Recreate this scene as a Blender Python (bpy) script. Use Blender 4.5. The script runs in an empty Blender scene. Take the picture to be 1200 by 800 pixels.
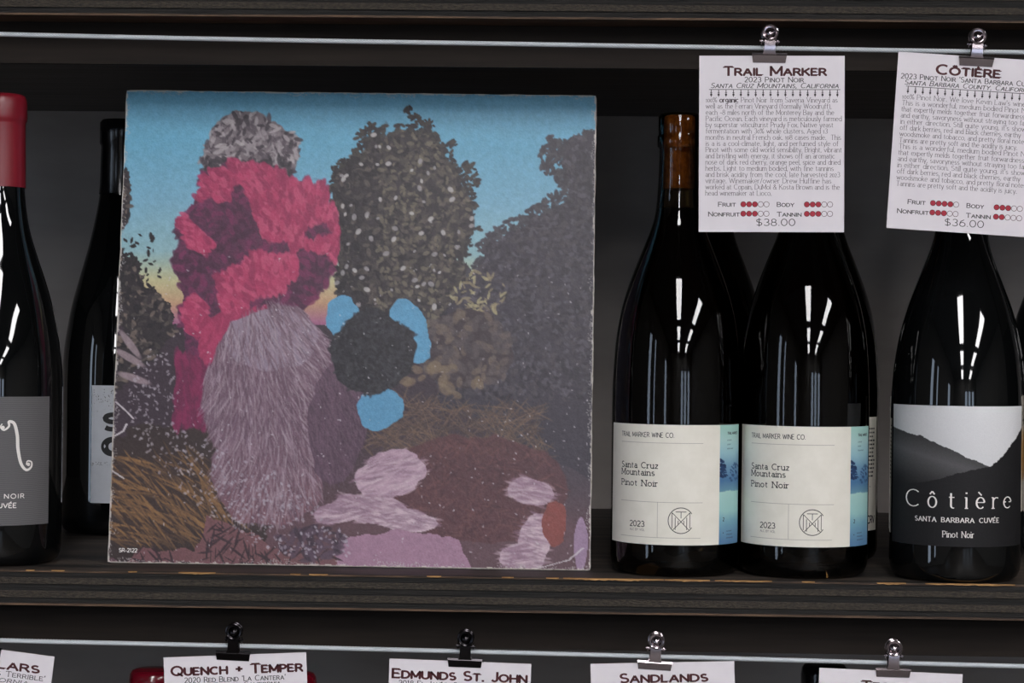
import bpy, math, random
import numpy as np
from mathutils import Vector, Matrix

random.seed(7)
rng = np.random.default_rng(11)
SC = bpy.context.scene
COL = SC.collection
PI = math.pi
R = math.radians

# ------------------------------------------------------------------ camera
FPX = 2400.0                     # focal length in pixels of the 1200 px wide frame
CAM = Vector((0.0, 0.0, 1.3466))
YAW, PITCH, ROLL = R(-1.43), R(0.05), R(0.70)
_f = Vector((math.sin(YAW) * math.cos(PITCH), math.cos(YAW) * math.cos(PITCH), math.sin(PITCH)))
_r = Vector((math.cos(YAW), -math.sin(YAW), 0))
_u = _r.cross(_f)
_r2 = _r * math.cos(ROLL) + _u * math.sin(ROLL)
_u2 = _u * math.cos(ROLL) - _r * math.sin(ROLL)
cam = bpy.data.objects.new('camera', bpy.data.cameras.new('camera'))
COL.objects.link(cam)
cam.data.sensor_width = 36
cam.data.lens = 36 * FPX / 1200
cam.data.clip_start = 0.05
m = Matrix((_r2, _u2, -_f)).transposed().to_4x4()
m.translation = CAM
cam.matrix_world = m
SC.camera = cam

# ------------------------------------------------------------------ world, exposure
world = bpy.data.worlds.new('world'); SC.world = world
world.use_nodes = True
world.node_tree.nodes['Background'].inputs[0].default_value = (0.6, 0.57, 0.54, 1)
world.node_tree.nodes['Background'].inputs[1].default_value = 0.05
SC.view_settings.view_transform = 'Standard'
SC.view_settings.look = 'None'
SC.view_settings.gamma = 1
SC.view_settings.exposure = 1.72
TUBE = 7.0                      # strength of the ceiling strip lights
DAY = 1.3                        # daylight behind the shop windows


def P(px, py, Y):
    """world point seen at pixel (px, py) of the photograph on the plane y = Y"""
    d = _f + _r2 * ((px - 600) / FPX) + _u2 * ((400 - py) / FPX)
    return CAM + d * (Y / d.y)


SHELF_Z = 1.2
Y_EDGE = 1.284
Y_BACK = 1.83
Z_UP = 1.5503                    # underside of the upper shelf
SH_T = 0.0222

# ------------------------------------------------------------------ helpers
def lin(c):
    return tuple(((v / 255 + 0.055) / 1.055) ** 2.4 if v / 255 > 0.04045 else v / 255 / 12.92 for v in c)


class MB:
    def __init__(s):
        s.v, s.f = [], []

    def quad(s, pts):
        n = len(s.v); s.v += [tuple(p) for p in pts]; s.f.append(tuple(range(n, n + len(pts))))

    def box(s, a, b):
        n = len(s.v)
        (x0, y0, z0), (x1, y1, z1) = a, b
        s.v += [(x0, y0, z0), (x1, y0, z0), (x1, y1, z0), (x0, y1, z0), (x0, y0, z1), (x1, y0, z1), (x1, y1, z1), (x0, y1, z1)]
        s.f += [tuple(n + i for i in q) for q in ((0, 3, 2, 1), (4, 5, 6, 7), (0, 1, 5, 4), (1, 2, 6, 5), (2, 3, 7, 6), (3, 0, 4, 7))]
        return s

    def lathe(s, prof, seg=64, cap0=False, cap1=False, c=(0, 0, 0)):
        n = len(s.v)
        for r, z in prof:
            for k in range(seg):
                a = 2 * PI * k / seg
                s.v.append((c[0] + r * math.cos(a), c[1] + r * math.sin(a), c[2] + z))
        for i in range(len(prof) - 1):
            for k in range(seg):
                k2 = (k + 1) % seg
                s.f.append((n + i * seg + k, n + i * seg + k2, n + (i + 1) * seg + k2, n + (i + 1) * seg + k))
        if cap0: s.f.append(tuple(n + k for k in reversed(range(seg))))
        if cap1: s.f.append(tuple(n + (len(prof) - 1) * seg + k for k in range(seg)))
        return s

    def tube(s, pts, rad, seg=8, closed=False):
        n = len(s.v); L = len(pts); pts = [Vector(p) for p in pts]
        for i, p in enumerate(pts):
            if closed: t = pts[(i + 1) % L] - pts[i - 1]
            else: t = pts[min(i + 1, L - 1)] - pts[max(i - 1, 0)]
            t.normalize()
            ref = Vector((0, 0, 1)) if abs(t.z) < 0.9 else Vector((1, 0, 0))
            if closed: ref = Vector((0, 1, 0)) if abs(t.y) < 0.9 else ref
            a = t.cross(ref).normalized(); b = a.cross(t)
            r = rad[i] if isinstance(rad, (list, tuple)) else rad
            for k in range(seg):
                q = 2 * PI * k / seg
                s.v.append(tuple(p + a * (r * math.cos(q)) + b * (r * math.sin(q))))
        for i in range(L if closed else L - 1):
            j = (i + 1) % L
            for k in range(seg):
                k2 = (k + 1) % seg
                s.f.append((n + i * seg + k, n + i * seg + k2, n + j * seg + k2, n + j * seg + k))
        if not closed:
            s.f.append(tuple(n + k for k in reversed(range(seg))))
            s.f.append(tuple(n + (L - 1) * seg + k for k in range(seg)))
        return s

    def mesh(s, name, mat, smooth=False, angle=40):
        me = bpy.data.meshes.new(name)
        me.from_pydata(s.v, [], s.f)
        me.validate()
        if mat: me.materials.append(mat)
        if smooth:
            me.polygons.foreach_set('use_smooth', [True] * len(me.polygons))
            me.set_sharp_from_angle(angle=R(angle))
        me.update()
        return me

    def build(s, name, mat, parent=None, smooth=False, angle=40):
        o = bpy.data.objects.new(name, s.mesh(name, mat, smooth, angle))
        COL.objects.link(o)
        o.parent = parent
        return o


def link(name, me, parent=None):
    o = bpy.data.objects.new(name, me); COL.objects.link(o); o.parent = parent
    return o


def empty(name, loc=(0, 0, 0), label=None, cat=None, group=None, rz=0):
    o = bpy.data.objects.new(name, None); COL.objects.link(o)
    o.location = loc; o.rotation_euler = (0, 0, rz); o.empty_display_size = 0.02
    return tag(o, label, cat, group)


def tag(o, label=None, cat=None, group=None, kind=None):
    if label: o['label'] = label
    if cat: o['category'] = cat
    if group: o['group'] = group
    if kind: o['kind'] = kind
    return o


def catmull(pts, sub=6):
    P_ = [pts[0]] + list(pts) + [pts[-1]]
    out = []
    for i in range(1, len(P_) - 2):
        p0, p1, p2, p3 = [np.array(P_[i + k], float) for k in (-1, 0, 1, 2)]
        for k in range(sub):
            t = k / sub
            out.append(tuple(0.5 * ((2 * p1) + (-p0 + p2) * t + (2 * p0 - 5 * p1 + 4 * p2 - p3) * t * t + (-p0 + 3 * p1 - 3 * p2 + p3) * t ** 3)))
    out.append(tuple(pts[-1]))
    return out


# ------------------------------------------------------------------ materials
def mat(name, col=(128, 128, 128), rough=0.5, metal=0.0, spec=0.5, coat=0.0, linear=None):
    m_ = bpy.data.materials.new(name); m_.use_nodes = True
    b = m_.node_tree.nodes['Principled BSDF']
    c = linear if linear else lin(col)
    b.inputs['Base Color'].default_value = (*c, 1)
    b.inputs['Roughness'].default_value = rough
    b.inputs['Metallic'].default_value = metal
    b.inputs['Specular IOR Level'].default_value = spec
    b.inputs['Coat Weight'].default_value = coat
    return m_


def nd(m_, t, **kw):
    n = m_.node_tree.nodes.new(t)
    for k, v in kw.items():
        if k.startswith('in_'):
            key = k[3:]
            n.inputs[int(key) if key.isdigit() else key.replace('_', ' ')].default_value = v
        else: setattr(n, k, v)
    return n


def lk(m_, a, ao, b, bi):
    m_.node_tree.links.new(a.outputs[ao], b.inputs[bi])


def noise_mat(name, c1, c2, scale=(1, 1, 1), nscale=10, detail=6, rough=0.6, bump=0.2, bdist=0.001, lo=0.35, hi=0.65, c3=None, spec=0.5, metal=0.0, nrough=0.6):
    m_ = mat(name, c1, rough, metal, spec)
    b = m_.node_tree.nodes['Principled BSDF']
    tc = nd(m_, 'ShaderNodeTexCoord'); mp = nd(m_, 'ShaderNodeMapping')
    mp.inputs['Scale'].default_value = scale
    lk(m_, tc, 'Object', mp, 'Vector')
    n = nd(m_, 'ShaderNodeTexNoise', in_Scale=nscale, in_Detail=detail, in_Roughness=nrough)
    lk(m_, mp, 'Vector', n, 'Vector')
    r = nd(m_, 'ShaderNodeValToRGB')
    r.color_ramp.elements[0].position = lo; r.color_ramp.elements[0].color = (*lin(c1), 1)
    r.color_ramp.elements[1].position = hi; r.color_ramp.elements[1].color = (*lin(c2), 1)
    if c3:
        e = r.color_ramp.elements.new(min(0.99, hi + 0.12)); e.color = (*lin(c3), 1)
    lk(m_, n, 'Fac', r, 'Fac'); lk(m_, r, 'Color', b, 'Base Color')
    if bump:
        bp = nd(m_, 'ShaderNodeBump', in_Strength=bump, in_Distance=bdist)
        lk(m_, n, 'Fac', bp, 'Height'); lk(m_, bp, 'Normal', b, 'Normal')
    return m_


M = {}
M['wall'] = noise_mat('shelf_back_paint', (150, 142, 138), (164, 156, 151), (1, 1, 3), 6, 5, 0.6, 0.15, 0.002)
M['side_wall'] = noise_mat('plaster_grey', (92, 90, 88), (106, 104, 100), (1, 1, 1), 3, 4, 0.8, 0.1)
M['ceil'] = noise_mat('ceiling_dark', (70, 68, 66), (85, 82, 80), (1, 1, 1), 2, 3, 0.9, 0)
M['floor'] = noise_mat('floor_concrete', (62, 56, 50), (78, 72, 66), (1, 1, 1), 4, 6, 0.45, 0.1)
M['top'] = noise_mat('stained_shelf_top', (16, 14, 13), (70, 60, 52), (0.4, 7, 1), 8, 8, 0.6, 0.6, 0.0012, 0.40, 0.62, (96, 78, 62))
M['ply_dark'] = noise_mat('ply_end_dark', (14, 13, 12), (34, 30, 27), (3, 30, 90), 9, 8, 0.75, 0.9, 0.002, 0.35, 0.72, (120, 98, 70))
M['ply_mid'] = noise_mat('ply_end_mid', (36, 33, 30), (80, 71, 60), (40, 60, 110), 9, 8, 0.8, 0.9, 0.002, 0.3, 0.75, (120, 104, 84))
M['ply_brown'] = noise_mat('ply_face_brown', (46, 36, 30), (110, 84, 62), (3, 60, 100), 9, 8, 0.75, 0.6, 0.001, 0.35, 0.7)
M['raw'] = noise_mat('raw_wood_chip', (128, 92, 56), (190, 146, 92), (20, 200, 200), 5, 5, 0.8, 0.5, 0.001)
M['underside'] = noise_mat('shelf_underside', (110, 106, 104), (126, 122, 120), (1, 20, 1), 6, 5, 0.75, 0.2, 0.001)
M['rail'] = noise_mat('dark_steel_rail', (30, 25, 22), (38, 32, 28), (2, 2, 30), 5, 5, 0.7, 0.1, 0.0005, spec=0.15)
M['card'] = noise_mat('card_paper', (222, 216, 221), (228, 222, 226), (1, 1, 1), 40, 3, 0.75, 0.05, 0.0002, spec=0.3)
M['card_edge'] = mat('card_cut_edge', (240, 235, 225), 0.8)
M['ink_red'] = mat('dark_red_ink', (72, 12, 20), 0.6)
M['ink_dot'] = mat('red_ink', (165, 22, 48), 0.6)
M['ink'] = mat('black_ink', (45, 38, 40), 0.6)
M['ink_body'] = mat('grey_ink', (92, 82, 86), 0.7)
M['ink_line'] = mat('grey_hairline_ink', (165, 158, 152), 0.7)
M['ink_label'] = mat('label_black_ink', (30, 28, 30), 0.6)
M['wire'] = mat('galvanised_wire', (205, 210, 214), 0.45, 0.3)
M['nickel'] = mat('nickel_plate', (158, 148, 152), 0.16, 1.0)
M['black_nickel'] = mat('black_nickel_plate', (46, 44, 46), 0.2, 1.0)
M['glass_black'] = mat('dark_bottle_glass', linear=(0.0025, 0.0028, 0.003), rough=0.035, spec=0.55)
M['punt'] = mat('bottle_foot_glass', linear=(0.003, 0.003, 0.003), rough=0.12)
M['wine'] = mat('red_wine', linear=(0.002, 0.001, 0.001), rough=0.9, spec=0.0)
M['cork'] = noise_mat('cork', (150, 98, 48), (205, 150, 84), (1, 1, 1), 260, 5, 0.85, 0.6, 0.001, 0.38, 0.62)
M['red_capsule'] = noise_mat('red_foil', (118, 20, 33), (128, 25, 40), (60, 60, 2), 5, 4, 0.36, 0.12, 0.001, spec=0.5)
M['black_capsule'] = mat('black_foil', linear=(0.004, 0.004, 0.005), rough=0.18)
M['red_wax'] = mat('deep_red_foil', (98, 10, 26), 0.2, 0, 0.5, 0.5)
M['label_cream'] = noise_mat('cream_label_paper', (226, 222, 210), (232, 228, 217), (1, 1, 1), 90, 4, 0.75, 0.1, 0.0002, spec=0.3)
M['label_cut'] = mat('paper_cut_edge', (244, 236, 214), 0.8)
M['label_grey'] = None
M['label_white'] = noise_mat('white_label_paper', (196, 198, 204), (204, 206, 212), (1, 1, 1), 60, 4, 0.75, 0.1, 0.0002)
M['ink_white'] = mat('white_foil_ink', (235, 230, 226), 0.5)
M['sleeve_body'] = noise_mat('worn_cardboard', (176, 166, 152), (236, 230, 222), (1, 1, 1), 220, 5, 0.85, 0.6, 0.001)

# grey woven label paper
g = mat('woven_grey_label', (88, 86, 88), 0.8)
b_ = g.node_tree.nodes['Principled BSDF']
tc = nd(g, 'ShaderNodeTexCoord'); w = nd(g, 'ShaderNodeTexWave', in_Scale=330, in_Distortion=1.5, in_Detail=2)
w.bands_direction = 'Z'
lk(g, tc, 'Object', w, 'Vector')
rp = nd(g, 'ShaderNodeValToRGB')
rp.color_ramp.elements[0].color = (*lin((78, 77, 80)), 1); rp.color_ramp.elements[1].color = (*lin((106, 104, 105)), 1)
lk(g, w, 'Fac', rp, 'Fac'); lk(g, rp, 'Color', b_, 'Base Color')
M['label_grey'] = g


# thin tinted bottle glass (transparent with fresnel reflection)
def tinted(name, col):
    m_ = bpy.data.materials.new(name); m_.use_nodes = True
    nt = m_.node_tree; nt.nodes.clear()
    out = nd(m_, 'ShaderNodeOutputMaterial'); mix = nd(m_, 'ShaderNodeMixShader')
    tr = nd(m_, 'ShaderNodeBsdfTransparent'); tr.inputs[0].default_value = (*col, 1)
    gl = nd(m_, 'ShaderNodeBsdfGlossy'); gl.inputs['Roughness'].default_value = 0.03
    fr = nd(m_, 'ShaderNodeFresnel', in_IOR=1.5)
    lk(m_, fr, 0, mix, 0); lk(m_, tr, 0, mix, 1); lk(m_, gl, 0, mix, 2); lk(m_, mix, 0, out, 0)
    return m_


M['glass_amber'] = tinted('dead_leaf_bottle_glass', (0.44, 0.33, 0.19))


def emit(name, col, s):
    m_ = bpy.data.materials.new(name); m_.use_nodes = True
    nt = m_.node_tree; nt.nodes.clear()
    out = nd(m_, 'ShaderNodeOutputMaterial'); e = nd(m_, 'ShaderNodeEmission')
    e.inputs[0].default_value = (*col, 1); e.inputs[1].default_value = s
    lk(m_, e, 0, out, 0)
    return m_


M['tube'] = emit('lit_diffuser', (1.0, 0.98, 0.99), TUBE)
M['day'] = emit('daylight', (0.66, 0.80, 1.0), DAY)


def vcol_mat(name, rough=0.6, spec=0.5, bump=0.0, bscale=400, bdist=0.0004, coat=0.0, coat_rough=0.3):
    m_ = mat(name, (128, 128, 128), rough, 0, spec, coat)
    b = m_.node_tree.nodes['Principled BSDF']
    b.inputs['Coat Roughness'].default_value = coat_rough
    a = nd(m_, 'ShaderNodeVertexColor'); a.layer_name = 'ink'
    lk(m_, a, 'Color', b, 'Base Color')
    if bump:
        tc_ = nd(m_, 'ShaderNodeTexCoord'); n = nd(m_, 'ShaderNodeTexNoise', in_Scale=bscale, in_Detail=3)
        bp = nd(m_, 'ShaderNodeBump', in_Strength=bump, in_Distance=bdist)
        lk(m_, tc_, 'Object', n, 'Vector'); lk(m_, n, 'Fac', bp, 'Height'); lk(m_, bp, 'Normal', b, 'Normal')
        lk(m_, bp, 'Normal', b, 'Coat Normal')
    return m_


M['print'] = vcol_mat('printed_cover_ink', 0.40, 0.35, 0.35, 260, 0.0005)
M['label_print'] = vcol_mat('printed_label_ink', 0.7, 0.3)

# ------------------------------------------------------------------ structure: the room
XL, XR, YF, ZC = -3.0, 5.2, -10.4, 3.2
tag(MB().box((XL, YF, -0.1), (XR, 2.0, 0)).build('floor', M['floor']), kind='structure')
tag(MB().box((XL, YF, ZC), (XR, 2.0, ZC + 0.1)).build('ceiling', M['ceil']), kind='structure')
tag(MB().box((XL, Y_BACK, 0), (XR, Y_BACK + 0.1, ZC)).build('wall_back', M['wall']), kind='structure')
tag(MB().box((XR, YF, 0), (XR + 0.1, 2.0, ZC)).build('wall_right', M['side_wall']), kind='structure')
tag(MB().box((XL - 0.1, YF, 0), (XL, 2.0, ZC)).build('wall_left', M['side_wall']), kind='structure')
tag(MB().box((XL, YF - 0.1, 0), (XR, YF, ZC)).build('wall_front', M['side_wall']), kind='structure')
# shop windows, on the left wall and in the far front wall
for i, (a, b) in enumerate([((XL, -1.15, 0.5), (XL + 0.02, -0.75, 2.3)), ((XL, -2.05, 0.5), (XL + 0.02, -1.80, 2.3)), ((XL, -6.6, 0.6), (XL + 0.02, -5.4, 2.3))]):
    f = MB()
    (x0, y0, z0), (x1, y1, z1) = a, b
    f.box((x0, y0 - 0.05, z0 - 0.05), (x0 + 0.04, y0, z1 + 0.05)); f.box((x0, y1, z0 - 0.05), (x0 + 0.04, y1 + 0.05, z1 + 0.05))
    f.box((x0, y0, z0 - 0.05), (x0 + 0.04, y1, z0)); f.box((x0, y0, z1), (x0 + 0.04, y1, z1 + 0.05))
    o = tag(f.build('window_%d' % (i + 1), M['rail']), kind='structure')
    MB().box(a, b).build('pane', M['day'], o)
for i, x0 in enumerate((1.1, 2.3, 3.6)):
    f = MB(); x1, z0, z1 = x0 + 0.75, 0.3, 2.3
    f.box((x0 - .05, YF, z0 - .05), (x0, YF + .05, z1 + .05)); f.box((x1, YF, z0 - .05), (x1 + .05, YF + .05, z1 + .05))
    f.box((x0, YF, z0 - .05), (x1, YF + .05, z0)); f.box((x0, YF, z1), (x1, YF + .05, z1 + .05))
    o = tag(f.build('window_%d' % (i + 4), M['rail']), kind='structure')
    MB().box((x0, YF, z0), (x1, YF + 0.02, z1)).build('pane', M['day'], o)

# ceiling strip lights, three rows running away from the shelf
hous = MB().box((-0.31, -1.25, 0.0), (0.31, 1.25, 0.06)).mesh('housing', M['side_wall'])
diff = MB().box((-0.28, -1.2, -0.025), (0.28, 1.2, -0.0005)).mesh('diffuser', M['tube'])
for row, x in (('first', 0.10), ('second', 2.65)):
    for k, y in enumerate((-1.95, -5.2, -8.6)):
        o = empty('ceiling_light', (x, y, ZC - 0.0605), 'long white strip light overhead, %s row from the left, %s from the wine shelf' % (row, ('nearest', 'second', 'farthest')[k]), 'lamp', 'strip lights on the ceiling')
        link('housing', hous, o); link('diffuser', diff, o)

# ------------------------------------------------------------------ shelves
def make_shelf(z_bot, label, seed, wear):
    rg = random.Random(seed)
    root = empty('wooden_shelf', (0, Y_EDGE, z_bot), label, 'shelf', 'black stained plywood shelves')
    X0, X1 = -1.0, 1.0
    th = [0.0012, 0.0038, 0.0041, 0.0046, 0.0037, 0.0036, 0.0009]
    kinds = ['ply_brown', 'ply_dark', 'ply_mid', 'ply_dark', 'ply_mid', 'ply_dark', 'ply_brown']
    off = [0.0004, 0.0010, 0.0, 0.0012, 0.0002, 0.0011, 0.0006]
    z = 0.0
    for t, k, o_ in zip(th, kinds, off):
        mb = MB(); N = 240
        ph = rg.random() * 9
        for i in range(N + 1):
            x = X0 + (X1 - X0) * i / N
            y = o_ + rg.random() * 0.0006
            wob0 = 0.00025 * math.sin(x * 21 + ph); 
            mb.v += [(x, y, z - 0.0001), (x, y + (rg.random() - .5) * .0003, z + t), (x, 0.03, z + t), (x, 0.03, z - 0.0001)]
        for i in range(N):
            a, b2 = i * 4, (i + 1) * 4
            for q in range(4):
                mb.f.append((a + q, b2 + q, b2 + (q + 1) % 4, a + (q + 1) % 4))
        mb.f += [(3, 2, 1, 0), tuple(N * 4 + q for q in range(4))]
        mb.build('ply', M[k], root)
        z += t
    # board behind the visible ply ends: top face worn, bottom face smooth
    MB().box((X0, 0.0305, 0.0), (X1, Y_BACK - Y_EDGE - 0.0005, SH_T - 0.0002)).build('board_core', M['underside'], root)
    mb = MB(); NX, NY = 4, 60
    prof = [(0.0012, 0.0)]
    mb.v += []
    rows = []
    for j, (yy, zz) in enumerate([(0.0008, SH_T - 0.0008), (0.0014, SH_T - 0.0002), (0.0030, SH_T), (Y_BACK - Y_EDGE - 0.0005, SH_T)]):
        mb.v += [(X0, yy, zz), (X1, yy, zz)]
        if j: mb.f.append((2 * j - 2, 2 * j - 1, 2 * j + 1, 2 * j))
    mb.build('top_veneer', M['top'], root)
    # pale chips where the stain has worn off the front edge
    for (xa, xb, h) in wear:
        c = MB(); n = max(3, int((xb - xa) / 0.002))
        for i in range(n + 1):
            x = xa + (xb - xa) * i / n
            e = min(1, 3 * min(i, n - i) / n + .15)
            hh = h * e * (0.15 + 0.6 * rg.random())
            c.v += [(x, 0.0001, SH_T - 0.0005 - hh), (x, 0.0002, SH_T - 0.0003), (x, 0.0010 + .0008 * rg.random(), SH_T + 0.0001), (x, 0.0024, SH_T - 0.0006)]
        for i in range(n):
            for q in range(4):
                c.f.append((i * 4 + q, i * 4 + 4 + q, i * 4 + 4 + (q + 1) % 4, i * 4 + (q + 1) % 4))
        c.f += [(3, 2, 1, 0), tuple(n * 4 + q for q in range(4))]
        tag(c.build('worn_edge', M['raw'], root), 'pale bare wood chip on front edge')
    return root


def wx(px): return P(px, 676, Y_EDGE).x


wear = [(wx(a), wx(b), h) for a, b, h in ((209, 252, .0011), (340, 352, .0007), (362, 384, .0007), (500, 517, .0009), (588, 602, .0005), (640, 655, .0004), (660, 778, .0013), (779, 832, .0012), (838, 905, .0007), (940, 955, .0006), (1028, 1062, .0009), (1085, 1190, .0007), (60, 75, .0005), (30, 40, .0004), (150, 160, .0004))]
make_shelf(SHELF_Z - SH_T, 'black stained plywood shelf carrying the record sleeve and upright wine bottles', 3, wear)
make_shelf(Z_UP, 'black stained plywood shelf edge along the top of the picture, above the upper wire', 5, [(wx(450), wx(475), .0006)])
make_shelf(SHELF_Z - SH_T - 0.350 - SH_T, 'lowest black plywood shelf, carrying the red and black topped bottles behind the lower cards', 8, [])
# dark steel rail just behind and under every shelf edge
for z0, lab in ((Z_UP, 'dark steel rail under the top shelf edge, behind the upper wire'), (SHELF_Z - SH_T, 'dark steel rail under the middle shelf edge, behind the lower wire')):
    rb = MB(); rb.box((-1.0, 0, -0.0270), (1.0, 0.003, -0.0003)); rb.box((-1.0, 0.003, -0.0030), (1.0, 0.030, -0.0003))
    rl = rb.build('shelf_rail', M['rail']); rl.location = (0, Y_EDGE + 0.028, z0)
    tag(rl, lab, 'rail')
for s, l in ((-1, 'left'), (1, 'right')):
    up = MB().box((-0.015, 0, 0), (0.015, Y_BACK - Y_EDGE - 0.001, 2.0)).build('shelf_upright', M['rail'])
    up.location = (s * 1.016, Y_EDGE, 0); tag(up, 'dark upright panel closing the %s end of the wine shelves' % l, 'panel')

# ------------------------------------------------------------------ skeleton lettering
def el(cx, cy, rx, ry, a0, a1, n=None):
    n = n or max(4, int(abs(a1 - a0) / 22))
    return [(cx + rx * math.cos(R(a0 + (a1 - a0) * i / n)), cy + ry * math.sin(R(a0 + (a1 - a0) * i / n))) for i in range(n + 1)]


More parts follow.
